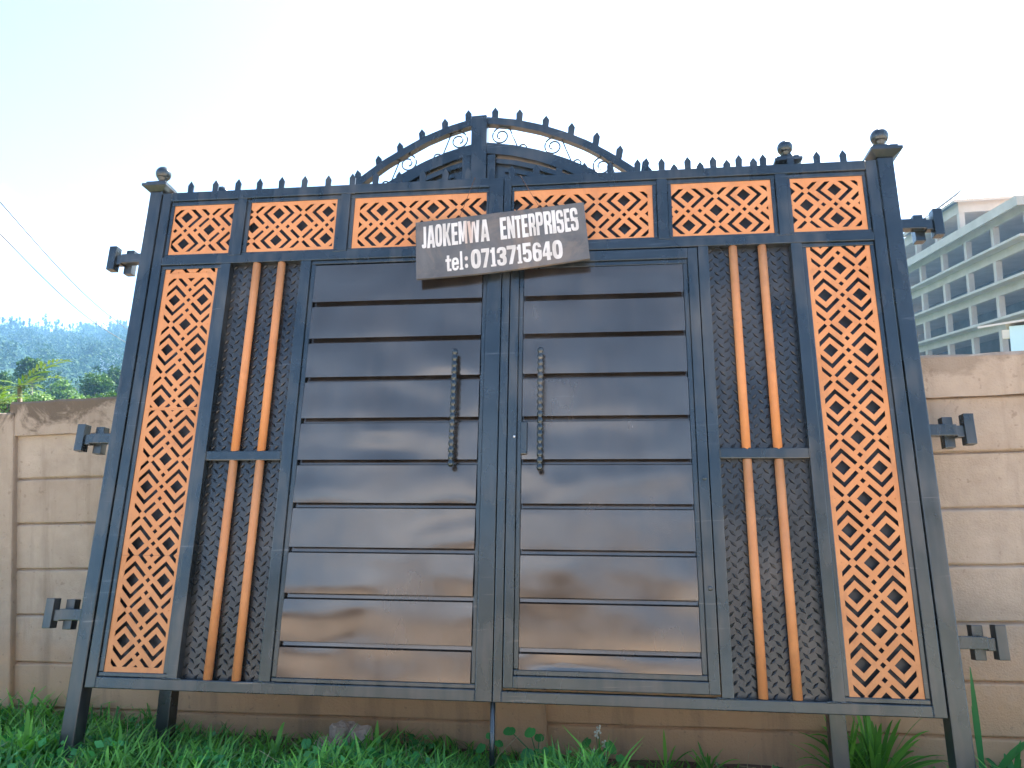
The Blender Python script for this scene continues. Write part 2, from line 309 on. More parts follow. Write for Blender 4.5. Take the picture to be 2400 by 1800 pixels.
# ---------------------------------------------------------------- precast wall
def build_wall():
    wall = empty('boundary_wall', (PW.x, PW.y, -0.1)); ang = math.atan2(WD.y, WD.x); wall.rotation_euler.z = ang
    tag(wall, 'precast concrete panel wall with stained coping, behind the leaning gates', 'wall')
    off = CAM_H + 0.1      # local z = photo-relative height + off
    edges = [-10.92, -7.97, -5.017, -2.07, 0.88, 3.83, 6.78]
    for i, e in enumerate(edges):
        b = MB(); top = (0.245 if i < 3 else 0.30) + off
        b.box(e - 0.25, e, -0.035, 0.10, -0.3, top, 0.012); b.build('wall_post', CONC, wall)
    Lv = [0.066, -0.121, -0.369, -0.61, -0.857, -1.114, -1.372, -1.75]
    Rv = [0.122, -0.13, -0.379, -0.629, -0.878, -1.134, -1.372, -1.75]
    for i in range(len(edges) - 1):
        lv = Lv if i < 2 else Rv; x0, x1 = edges[i] - 0.03, edges[i + 1] - 0.22
        top = 0.268 if i < 2 else 0.313
        # coping beam, proud of the planks
        b = MB(); n = 30; prof = [(-0.026, lv[0]), (-0.026, top - 0.012), (-0.016, top), (0.075, top), (0.085, top - 0.01), (0.085, lv[0])]
        v = []
        for k in range(n + 1):
            x = x0 + (x1 - x0) * k / n
            for q, (y, z) in enumerate(prof):
                j = 0.006 * noise.noise((x * 6, q * 3.1, i)) + 0.004 * noise.noise((x * 21, q * 3.1, i + 9))
                tilt = 0.016 * (k / n - .5) if i == 2 or i < 2 else 0
                v.append((x, y + j * .6, z + j + tilt + off))
        m_ = len(prof); f = [(k * m_ + q, (k + 1) * m_ + q, (k + 1) * m_ + (q + 1) % m_, k * m_ + (q + 1) % m_) for k in range(n) for q in range(m_)]
        f += [tuple(range(m_)), tuple(n * m_ + q for q in range(m_))[::-1]]
        b.add(v, f); b.build('coping', CONC, wall)
        for a, c in zip(lv[:-1], lv[1:]):
            b = MB(); n = 24; dy = random.uniform(-0.004, 0.004); v = []
            prof = [(0.018, c), (0.002, c + 0.008), (0.0, c + 0.014), (0.0, a - 0.014), (0.002, a - 0.008), (0.018, a), (0.05, a), (0.05, c)]
            for k in range(n + 1):
                x = x0 + (x1 - x0) * k / n
                for q, (y, z) in enumerate(prof):
                    j = 0.004 * noise.noise((x * 5, z * 9, q)) if q < 6 else 0
                    e = 0.004 * noise.noise((x * 13, q, c * 7)) if q in (0, 1, 4, 5) else 0
                    v.append((x, y + j + dy + abs(e), z + e * .6 + off))
            m_ = len(prof); f = [(k * m_ + q, (k + 1) * m_ + q, (k + 1) * m_ + (q + 1) % m_, k * m_ + (q + 1) % m_) for k in range(n) for q in range(m_)]
            f += [tuple(range(m_)), tuple(n * m_ + q for q in range(m_))[::-1]]
            b.add(v, f); b.build('wall_plank', CONC, wall)
build_wall()

# ---------------------------------------------------------------- cut-out lattice sheets
PP, QQ = 0.1514, 0.2635               # pattern pitch across the pair and along the strip
def clip(poly, x0, x1, y0, y1):
    for ax, lim, sg in ((0, x0, 1), (0, x1, -1), (1, y0, 1), (1, y1, -1)):
        out = []
        for i in range(len(poly)):
            a, b = poly[i], poly[(i + 1) % len(poly)]; da, db = sg * (a[ax] - lim), sg * (b[ax] - lim)
            if da >= 0: out.append(a)
            if (da >= 0) != (db >= 0):
                t = da / (da - db); out.append((a[0] + (b[0] - a[0]) * t, a[1] + (b[1] - a[1]) * t))
        poly = out
        if len(poly) < 3: return None
    ar = sum(poly[i][0] * poly[(i + 1) % len(poly)][1] - poly[(i + 1) % len(poly)][0] * poly[i][1] for i in range(len(poly))) / 2
    return poly if abs(ar) > 2e-6 else None
def pattern(p0, q0, qa, qb):
    P = []
    def dia(p, q, h): P.append([(p - h, q), (p, q - h), (p + h, q), (p, q + h)])
    for k in range(int((qa - q0) / QQ) - 2, int((qb - q0) / QQ) + 3):
        q = q0 + k * QQ
        for m in (-1, 0, 1):
            if m == 0:
                for dq in (0, 0.0555, -0.0555): dia(p0, q + dq, 0.0125)
            c, s = (p0 + m * PP, q + QQ / 2); dia(c, s, 0.0325)
            for sx in (1, -1):
                for sy in (1, -1):
                    S0, S1, T0, T1 = 0.0655, 0.0875, -0.056, 0.037
                    P.append([(c + sx * (S - T) / 2, s + sy * (S + T) / 2) for S, T in ((S0, T0), (S1, T0), (S1, T1), (S0, T1))])
        for m in (-1.5, -.5, .5, 1.5):
            c = p0 + m * PP; dia(c, q, 0.0325)
            for sy in (1, -1):
                for sx in (1, -1):      # two arms mitred at the apex
                    S0, S1, T0 = 0.062, 0.0855, -0.039
                    P.append([(c, q + sy * S0), (c, q + sy * S1), (c + sx * (S1 - T0) / 2, q + sy * (S1 + T0) / 2), (c + sx * (S0 - T0) / 2, q + sy * (S0 + T0) / 2)])
    return P
def inside(pt, poly):
    c = False; j = len(poly) - 1
    for i in range(len(poly)):
        xi, yi = poly[i]; xj, yj = poly[j]
        if (yi > pt[1]) != (yj > pt[1]) and pt[0] < (xj - xi) * (pt[1] - yi) / (yj - yi) + xi: c = not c
        j = i
    return c
def planar(outer_list, ops, y0, y1, b=None):
    """union/difference of polygons in x,z -> extruded mesh. ops: list of (poly, keep) painted in order."""
    V = []; E = []
    for poly in [outer_list] * (outer_list is not None) + [p for p, _ in ops]:
        k = len(V); V += [Vector(p) for p in poly]; E += [(k + i, k + (i + 1) % len(poly)) for i in range(len(poly))]
    vo, eo, fo, *_ = delaunay_2d_cdt(V, E, [], 0, 2e-5)
    boxes = [(min(p[0] for p in q), max(p[0] for p in q), min(p[1] for p in q), max(p[1] for p in q)) for q, _ in ops]
    keep = []
    for f in fo:
        c = sum((vo[i] for i in f), Vector((0, 0))) / len(f); state = outer_list is not None
        for (q, kp), bb in zip(ops, boxes):
            if bb[0] <= c.x <= bb[1] and bb[2] <= c.y <= bb[3] and inside(c, q): state = kp
        if state: keep.append(tuple(f))
    n = len(vo); v = [(p.x, y0, p.y) for p in vo] + [(p.x, y1, p.y) for p in vo]; F = []
    cnt = {}
    for f in keep:
        F.append(f); F.append(tuple(i + n for i in f)[::-1])
        for i in range(len(f)):
            a, c = f[i], f[(i + 1) % len(f)]; cnt[(a, c)] = 1
    for (a, c) in cnt:
        if (c, a) not in cnt: F.append((a, a + n, c + n, c))
    used = sorted({i for f in F for i in f}); mp_ = {o: i for i, o in enumerate(used)}
    b = b or MB(); b.add([v[i] for i in used], [tuple(mp_[i] for i in f) for f in F]); return b
def lattice(parent, rect, hole, vertical, p0, q0):
    x0, x1, z0, z1 = rect; hx0, hx1, hz0, hz1 = hole
    ops = []
    for poly in pattern(p0, q0, *((hz0, hz1) if vertical else (hx0, hx1))):
        if not vertical: poly = [(q, p) for p, q in poly]
        c = clip(poly, hx0, hx1, hz0, hz1)
        if c: ops.append((c, False))
    planar([(x0, z0), (x1, z0), (x1, z1), (x0, z1)], ops, 0.014, 0.0175).build('lattice_panel', ORANGE, parent)

# ---------------------------------------------------------------- shared gate pieces
def finial(parent, x, y, z, s=1.0):
    b = MB()
    def fr(a, c, h0, h1):     # square frustum
        v = [(x + i * a, y + j * a, z + h0) for i, j in ((-1, -1), (1, -1), (1, 1), (-1, 1))] + [(x + i * c, y + j * c, z + h1) for i, j in ((-1, -1), (1, -1), (1, 1), (-1, 1))]
        b.add(v, [(3, 2, 1, 0), (4, 5, 6, 7)] + [(i, (i + 1) % 4, (i + 1) % 4 + 4, i + 4) for i in range(4)])
    fr(.038 * s, .068 * s, 0, .022 * s); fr(.068 * s, .068 * s, .022 * s, .036 * s); fr(.054 * s, .054 * s, .036 * s, .052 * s); fr(.046 * s, .022 * s, .052 * s, .074 * s)
    cap = b.build('post_cap', STEEL, parent)
    b = MB(); r = .040 * s
    b.lathe((x, y, z + .074 * s), [(.018 * s, 0), (.018 * s, .012 * s), (.026 * s, .018 * s), (.026 * s, .024 * s)] + [(r * math.cos(t), .052 * s + r * math.sin(t)) for t in np.linspace(-.75, 1.45, 9)] + [(.004 * s, .096 * s)], 16)
    b.build('finial_ball', STEEL, parent).parent = cap
def spike(parent, x, z0, z1, wd=.0285, y=.012, ang=0.0, me=None):
    h = z1 - z0; poly = [(-wd / 2, 0), (wd / 2, 0), (wd / 2 + .002, h - .026), (0, h), (-wd / 2 - .002, h - .026)]
    ca, sa = math.cos(ang), math.sin(ang)
    b = MB(); b.prism([(x + px * ca - pz * sa, z0 + px * sa + pz * ca) for px, pz in poly], y, y + .008); b.build('spike', STEEL, parent)

# ---------------------------------------------------------------- front gate
Z = CAM_H
front = empty('steel_gate')
ax = ((0.99298273, 0.10673, 0.05103384), (-0.11475939, 0.97365374, 0.19703806), (-0.02855843, -0.201512, 0.97906667))
front.matrix_world = Matrix(((*ax[0], -1.93838629), (*ax[1], 3.36311251), (*ax[2], -1.02848929 + Z), (0, 0, 0, 1)))
tag(front, 'black double gate with orange lattice panels and sheet slats, leaning in front', 'gate')
YB = 0.05
def member(name, boxes, bev=.004, m=None):
    b = MB()
    for x0, x1, z0, z1, *yy in boxes:
        y0, y1 = yy if yy else (0, YB); b.box(x0, x1, y0, y1, z0, z1, bev)
    return b.build(name, m or STEEL, front)
LY = (.009, .03)
# posts
for x0, x1, zb in ((-.070, -.002, -.285), (3.603, 3.675, -.30)):
    member('gate_post', [(x0, x1, zb, 2.452, -.005, .07)], .006)
finial(front, -.036, .032, 2.452); finial(front, 3.639, .032, 2.452, 1.05)
# long stiles
member('frame_stile', [(.003, .053, 0, 2.4425), (.053, .076, .068, 2.005, *LY), (.053, .074, 2.087, 2.368, *LY)])
member('frame_stile', [(1.75, 1.8215, 0, 2.4425), (1.73, 1.75, .068, 2.005, *LY), (1.736, 1.75, 2.087, 2.368, *LY)])
member('frame_stile', [(1.825, 1.862, 0, 2.4425), (1.862, 1.875, 2.087, 2.368, *LY)])
member('frame_stile', [(3.547, 3.598, 0, 2.4425), (3.527, 3.547, .066, 2.007, *LY), (3.53, 3.547, 2.087, 2.368, *LY)])
# rails
for x0, x1 in ((.053, 1.75), (1.862, 3.547)):
    member('top_rail', [(x0, x1, 2.392, 2.4425), (x0, x1, 2.368, 2.392, *LY)])
member('middle_rail', [(.053, 1.75, 2.025, 2.070), (.053, 1.75, 2.070, 2.087, *LY), (.053, .38, 2.005, 2.025, *LY), (.856, 1.75, 2.005, 2.025, *LY)])
member('middle_rail', [(1.862, 3.547, 2.027, 2.070), (1.862, 3.547, 2.070, 2.087, *LY), (3.225, 3.547, 2.007, 2.027, *LY)])
member('bottom_rail', [(.053, 1.75, 0, .048), (.053, .38, .048, .068, *LY), (.856, 1.75, .048, .068, *LY)])
member('bottom_rail', [(1.862, 3.547, 0, .045), (3.225, 3.547, .045, .066, *LY)])
# short stiles of the top band
for c, a, d in ((.451, .403, .499), (1.008, .961, 1.055), (2.597, 2.552, 2.642), (3.155, 3.110, 3.200)):
    member('band_stile', [(c - .025, c + .025, 2.070, 2.392), (a, c - .025, 2.087, 2.368, *LY), (c + .025, d, 2.087, 2.368, *LY)])
# lower stiles
member('inner_stile', [(.38, .43, .048, 2.025), (.358, .38, .068, 2.005, *LY)])
member('inner_stile', [(.803, .856, .048, 2.025), (.856, .88, .068, 2.005, *LY)])
member('inner_stile', [(2.752, 2.80, .045, 2.027)])
member('inner_stile', [(3.175, 3.225, .045, 2.027), (3.225, 3.245, .066, 2.007, *LY)])
member('cross_bar', [(.43, .803, 1.013, 1.058, .002, .04)]); member('cross_bar', [(2.80, 3.175, 1.016, 1.062, .002, .04)])
# sheets behind the lattice
for x0, x1, z0, z1 in ((.04, .40, .03, 2.04), (3.2, 3.56, .03, 2.04), (.03, 1.74, 2.05, 2.41), (1.87, 3.57, 2.05, 2.41)):
    member('backing_sheet', [(x0, x1, z0, z1, .046, .049)], 0, BACKING)
# lattice
L = lambda *a: lattice(front, *a)
L((.074, .36, 1.986, 2.007), (.10, .345, 1.986, 2.0075), True, .222, 1.905)
L((.074, .36, 1.2685, 1.985), (.101, .345, 1.276, 1.956), True, .222, 1.836 - 2 * QQ)
L((.074, .36, .5735, 1.2675), (.101, .345, .5735, 1.262), True, .222, 1.154 - QQ)
L((.074, .36, .066, .5725), (.101, .345, .09, .5725), True, .222, .4635)
L((3.243, 3.529, .064, 2.009), (3.2635, 3.5075, .064, 2.009), True, 3.385, .450)
hz = lambda c: (c - .121, c + .121)
L((.072, .405, 2.085, 2.37), (.08, .405, *hz(2.2255)), False, 2.2255, .148)
L((.497, .963, 2.085, 2.37), (.497, .952, *hz(2.226)), False, 2.226, .651)
L((1.053, 1.738, 2.085, 2.37), (1.083, 1.738, *hz(2.219)), False, 2.219, 1.201)
L((1.873, 2.554, 2.085, 2.37), (1.873, 2.528, *hz(2.216)), False, 2.216, 2.414)
L((2.640, 3.112, 2.085, 2.37), (2.640, 3.092, *hz(2.220)), False, 2.220, 2.982)
L((3.198, 3.532, 2.085, 2.37), (3.198, 3.508, *hz(2.227)), False, 2.227, 3.400)
# weld beads at the joints of the frame
for x, z, horiz in ((.38, .048, 1), (.43, .048, 1), (.803, .048, 1), (.856, .048, 1), (2.752, .045, 1), (2.80, .045, 1), (3.175, .045, 1), (3.225, .045, 1), (.43, 1.035, 0), (.803, 1.035, 0), (2.80, 1.04, 0), (3.175, 1.04, 0),
                    (.426, 2.070, 1), (.983, 2.070, 1), (2.622, 2.070, 1), (3.13, 2.070, 1), (3.18, 2.07, 1), (.476, 2.392, 1), (1.033, 2.392, 1), (.053, .024, 0), (3.547, .022, 0), (1.75, .024, 0), (1.862, .022, 0), (.053, 2.417, 0), (3.547, 2.417, 0)):
    b = MB(); n_ = 6; ln = .034
    for k in range(n_):
        t = (k / (n_ - 1) - .5) * ln; q = random.uniform(.0035, .0055); cx_, cz_ = (x + t, z) if horiz else (x, z + t)
        b.lathe((cx_ + random.uniform(-.001, .001), .0012, cz_ + random.uniform(-.001, .001)), [(q, 0), (q * .85, -.0016), (q * .4, -.0026), (.0005, -.0029)], 8, 'y')
    b.build('weld_bead', STEEL, front)
# tread plates with raised lozenges
def tread(x0, x1):
    b = MB(); b.box(x0 - .02, x1 + .02, .042, .046, .03, 2.04)
    pl = b.build('tread_plate', PLATE, front); t = MB(); px, pz = .0525, .0445
    for sgn, ox, oz in ((1, 0, 0), (-1, px / 2, pz / 2)):
        for i in range(-1, int((x1 - x0) / px) + 2):
            for j in range(0, int(2.0 / pz) + 1):
                cx_, cz_ = x0 + .012 + ox + i * px, .055 + oz + j * pz
                if not (x0 - .01 < cx_ < x1 + .01) or not (.05 < cz_ < 2.015): continue
                dx, dz = .0135, .0135 * sgn; wx, wz = -.0046 * sgn, .0046
                o = [(cx_ - dx, .042, cz_ - dz), (cx_ + wx, .042, cz_ + wz), (cx_ + dx, .042, cz_ + dz), (cx_ - wx, .042, cz_ - wz)]
                k = [(cx_ - dx * .7, .0382, cz_ - dz * .7), (cx_ + wx * .6, .0362, cz_ + wz * .6), (cx_ + dx * .7, .0382, cz_ + dz * .7), (cx_ - wx * .6, .0362, cz_ - wz * .6)]
                t.add(o + k, [(4, 5, 6, 7)] + [(q, (q + 1) % 4, (q + 1) % 4 + 4, q + 4) for q in range(4)])
    tag(t.build('tread_pattern', PLATE, pl), kind='stuff')
tread(.43, .803); tread(2.80, 3.175)
for x in (.563, .694, 2.916, 3.049):
    for z0, z1 in ((.047, 1.014), (1.057, 2.026)):
        b = MB(); b.lathe((x, .021, z0), [(.0195, 0), (.0195, (z1 - z0) / 2), (.0195, z1 - z0)], 16); b.build('round_bar', ORANGE, front)
# folded sheet slats
SL = [2.0, 1.80, 1.61, 1.414, 1.213, 1.015, .818, .62, .42, .218, .070]
def slat(parent, x0, x1, z0, z1, seed, first, last):
    b = MB(); nx, nz_ = 46, 8
    ft = z1 - (.004 if first else .026)
    def wob(x, z, e):
        a = noise.noise((x * 2.3 + seed * 7.3, z * 4.0, seed)) * .0062 + noise.noise((x * 5.5, z * 9 + seed, seed * 2)) * .0016 - .0012 * (1 + .6 * noise.noise((seed * 3.7, 0, 1)))
        return a * e
    v = []; tl = .012 * noise.noise((seed * 1.37, 2.2, seed))
    for j in range(nz_ + 1):
        t = j / nz_; z = z0 + (ft - z0) * t; e = math.sin(math.pi * min(1, max(0, t * .94 + .03))) ** .6
        for i in range(nx + 1):
            x = x0 + (x1 - x0) * i / nx; v.append((x, .004 + .004 * t + tl * (t - .5) * math.sin(math.pi * t) + wob(x, z, e), z))
    b.add(v, [(j * (nx + 1) + i, j * (nx + 1) + i + 1, (j + 1) * (nx + 1) + i + 1, (j + 1) * (nx + 1) + i) for j in range(nz_) for i in range(nx)], True)
    # rolled bottom edge and recessed shoulder
    b.add([(x0, .0040, z0), (x1, .0040, z0), (x1, .0065, z0), (x0, .0065, z0)], [(0, 1, 2, 3)])
    b.add([(x0, .0065, z0), (x1, .0065, z0), (x1, .010, z0 + .04), (x0, .010, z0 + .04)], [(0, 1, 2, 3)])
    if not first:
        b.add([(x0, .008, ft), (x1, .008, ft), (x1, .030, ft + .007), (x0, .030, ft + .007)], [(0, 1, 2, 3)])
        b.add([(x0, .030, ft + .007), (x1, .030, ft + .007), (x1, .0335, z1 + .014), (x0, .0335, z1 + .014)], [(0, 1, 2, 3)])
    return b.build('slat', SLAT, parent)
for k in range(10): slat(front, .882, 1.728, SL[k + 1], SL[k], k + 1, k == 0, k == 9)
SR = [1.945] + SL[1:10] + [.130]
door = member('wicket_door', [(1.866, 1.907, .056, 2.021), (2.703, 2.748, .056, 2.021), (1.907, 2.703, 1.968, 2.021), (1.907, 2.703, .056, .106),
                              (1.907, 1.929, .13, 1.945, *LY), (2.680, 2.703, .13, 1.945, *LY), (1.907, 2.703, 1.945, 1.968, *LY), (1.907, 2.703, .106, .13, *LY)])
for k in range(10): slat(door, 1.931, 2.678, SR[k + 1], SR[k], k + 31, k == 0, k == 9)
for x0, x1, z0, z1, pa in ((.87, 1.74, .055, 2.015, front), (1.915, 2.69, .118, 1.957, door)):
    b = MB(); b.box(x0, x1, .036, .040, z0, z1); b.build('slat_backing', STEEL, pa)
# beaded pull handles
def handle(parent, x, z0, z1, n):
    b = MB(); p = (z1 - z0) / n; prof = [(.006, 0)]
    for k in range(n):
        for u, r in ((.10, .0095), (.22, .0128), (.5, .0142), (.78, .0128), (.90, .0095)): prof.append((r, (k + u) * p))
    prof.append((.006, z1 - z0)); b.lathe((x, -.045, z0), prof, 12)
    h = b.build('pull_handle', STEEL, parent)
    for zz in (z0 + .1, z1 - .085):
        b = MB(); b.tube([(x, -.04, zz), (x + .004, .012, zz)], .007, 8); b.build('standoff', STEEL, parent if parent is door else h)
handle(front, 1.618, .973, 1.526, 18); handle(door, 2.0165, .955, 1.525, 19)
b = MB(); b.box(1.9275, 1.956, -.012, .03, 1.035, 1.184, .004); b.build('lock_case', STEEL, door)
b = MB(); b.lathe((1.897, .001, 1.118), [(.006, 0), (.006, -.003), (.003, -.005)], 10, 'y'); b.build('lock_screw', LATCH, door)
for zz in (.93, .47):
    b = MB(); b.lathe((2.728, .001, zz), [(.011, 0), (.010, -.003), (.004, -.004)], 12, 'y'); b.build('weld_dimple', STEEL, door)
# wall anchors
def anchor(x, s, z):
    b = MB(); q = lambda a, c: (min(x + s * a, x + s * c), max(x + s * a, x + s * c))
    b.box(*q(0, .112), .006, .05, z - .0245, z + .0245, .003); arm = b.build('wall_anchor', STEEL, front)
    b = MB(); b.box(*q(.075, .118), .0505, .092, z - .068, z + .066, .003); b.build('anchor_bar', STEEL, arm)
    b = MB(); b.box(*q(.112, .142), .012, .05, z - .03, z + .02, .003); b.build('anchor_neck', STEEL, arm)
    b = MB(); b.box(*q(.142, .183), .002, .048, z - .062, z + .07, .003); b.build('anchor_bar', STEEL, arm)
for z in (2.077, 1.124, .306): anchor(-.070, -1, z)
for z in (2.107, 1.137, .280): anchor(3.675, 1, z)
b = MB(); b.tube([(1.822, .03, .06), (1.825, .035, -.42)], .011, 8); b.build('drop_bolt', STEEL, front)
for x in (.145, .283, .408, .527, .648, .772, .901, 1.031, 1.153, 1.277, 1.40, 1.518, 1.637, 1.759, 1.861, 1.983, 2.099, 2.224, 2.351, 2.484, 2.602, 2.728, 2.85, 2.97, 3.085, 3.212, 3.335, 3.457):
    spike(front, x, 2.440, 2.514 + random.uniform(-.003, .003), ang=random.uniform(-.03, .03))

# ---------------------------------------------------------------- arched gate behind
K = 0.967
back = empty('arched_gate')
h2, u2, n2 = (0.9871, -0.1596, -0.0132), (0.0391, 0.1605, 0.9863), (0.1552, 0.9741, -0.1647)
P0 = (-1.762 * K, 3.727 * K, -1.311 * K)
back.matrix_world = Matrix(((h2[0], n2[0], u2[0], P0[0]), (h2[1], n2[1], u2[1], P0[1]), (h2[2], n2[2], u2[2], P0[2] + Z), (0, 0, 0, 1)))
tag(back, 'dark gate with arched scrollwork top, standing behind the orange lattice gate', 'gate')
def bmem(name, boxes, bev=.004):
    b = MB()
    for x0, x1, z0, z1, *yy in boxes:
        y0, y1 = yy if yy else (.005, .055); b.box(x0, x1, y0, y1, z0, z1, bev)
    return b.build(name, STEEL, back)
for x, zb in ((0, -.20), (3.025, -.27)):
    bmem('gate_post', [(x - .033, x + .033, zb, 2.625, 0, .066)]); finial(back, x, .033, 2.625, .95)
CX = 1.478
def drop(d):
    if d < 0: return float(np.interp(-d, [0, .05, .171, .301, .412, .529, .636, .672, .80, .87], [0, .008, .038, .086, .143, .208, .285, .312, .40, .44]))
    return float(np.interp(d, [0, .06, .195, .33, .46, .583, .698, .806, .87], [0, .006, .033, .076, .133, .199, .280, .367, .425]))
def arch(name, z, th, y0, y1, d1, d0=.043):
    for s in (-1, 1):
        b = MB(); n = 22; v = []
        for k in range(n + 1):
            d = d0 + (d1 - d0) * k / n; e = .004; sl = (drop(s * (d + e)) - drop(s * (d - e))) / (2 * e); nx_, nz_ = sl / math.hypot(1, sl), 1 / math.hypot(1, sl)
            zt = z - drop(s * d)
            v += [(CX + s * d, y0, zt), (CX + s * d, y1, zt), (CX + s * (d - nx_ * th), y1, zt - nz_ * th), (CX + s * (d - nx_ * th), y0, zt - nz_ * th)]
        f = [(k * 4 + q, (k + 1) * 4 + q, (k + 1) * 4 + (q + 1) % 4, k * 4 + (q + 1) % 4) for k in range(n) for q in range(4)] + [(0, 1, 2, 3), (n * 4 + 3, n * 4 + 2, n * 4 + 1, n * 4)]
        b.add(v, f); b.build(name, STEEL, back)
arch('arch_tube', 3.060, .040, .008, .050, .86); arch('arch_tube', 2.905, .062, .004, .060, .80)
arch('arch_panel_frame', 2.825, .026, .02, .05, .66, .095); arch('arch_panel_frame', 2.775, .02, .026, .05, .58, .14)
bmem('centre_post', [(1.435, 1.520, .34, 3.064, -.004, .066)], .006)
bmem('frame_stile', [(1.388, 1.433, .34, 2.83)]); bmem('frame_stile', [(1.522, 1.567, .34, 2.83)])
for x0, x1 in ((.033, 1.388), (1.567, 2.992)):
    bmem('top_rail', [(x0, x1, 2.585, 2.632)]); bmem('bottom_rail', [(x0, x1, .34, .39)])
    bmem('sheet_panel', [(x0, x1, .39, 2.585, .030, .034)], 0)
b = MB(); pts = [(CX + d, 2.83 - drop(d)) for d in np.linspace(-.62, .62, 31)] + [(CX + .62, 2.634), (CX - .62, 2.634)]
b.prism([(x, max(z, 2.634)) for x, z in pts], .040, .043); b.build('sheet_panel', STEEL, back)
for x, z in ((1.414, 3.117), (1.286, 3.078), (1.160, 3.027), (1.039, 2.959), (.922, 2.890), (.810, 2.813), (1.560, 3.117), (1.691, 3.093), (1.831, 3.040), (1.964, 2.984), (2.091, 2.917), (2.207, 2.830), (2.330, 2.746)):
    d = x - CX; zb = 3.058 - drop(d) - .004; spike(back, x, zb, z, .032, .018, ang=-.22 * d)
for x in np.arange(.10, .66, .128): spike(back, x, 2.63, 2.70, .032, .018)
for x in (2.355, 2.483, 2.611, 2.74, 2.868): spike(back, x, 2.63, 2.70, .032, .018)
# scrolls between the two arches
def scroll(cx_, cz_, r, turns, s, a0, tail=None):
    pts = []
    for k in range(40):
        t = k / 39; a = a0 + s * t * turns * 2 * math.pi; rr = r * (1 - .72 * t); pts.append((cx_ + rr * math.cos(a), .028, cz_ + rr * math.sin(a)))
    if tail: pts = [(tail[0], .028, tail[1])] + pts
    b = MB(); b.tube(pts, .0042, 6); b.build('scroll', STEEL, back)
for s in (-1, 1):
    for d, dd in ((.115, .215), (.395, .50), (.645, .735)):
        zt = 3.02 - drop(s * d); zi = 2.905 - drop(s * dd); r = .5 * (zt - (2.905 - drop(s * d))) * .97; c = (CX + s * d, zt - r)
        scroll(c[0], c[1], r, 1.6, s, math.pi / 2 + (-s) * .9)
        b = MB(); b.tube([(CX + s * (d + .045), .028, 3.016 - drop(s * (d + .045))), (CX + s * (dd - .01), .028, zi + .005)], .0036, 5); b.build('scroll', STEEL, back)
        scroll(CX + s * (dd + .02), zi + .012 - .012, .028, 1.3, -s, -math.pi / 2)

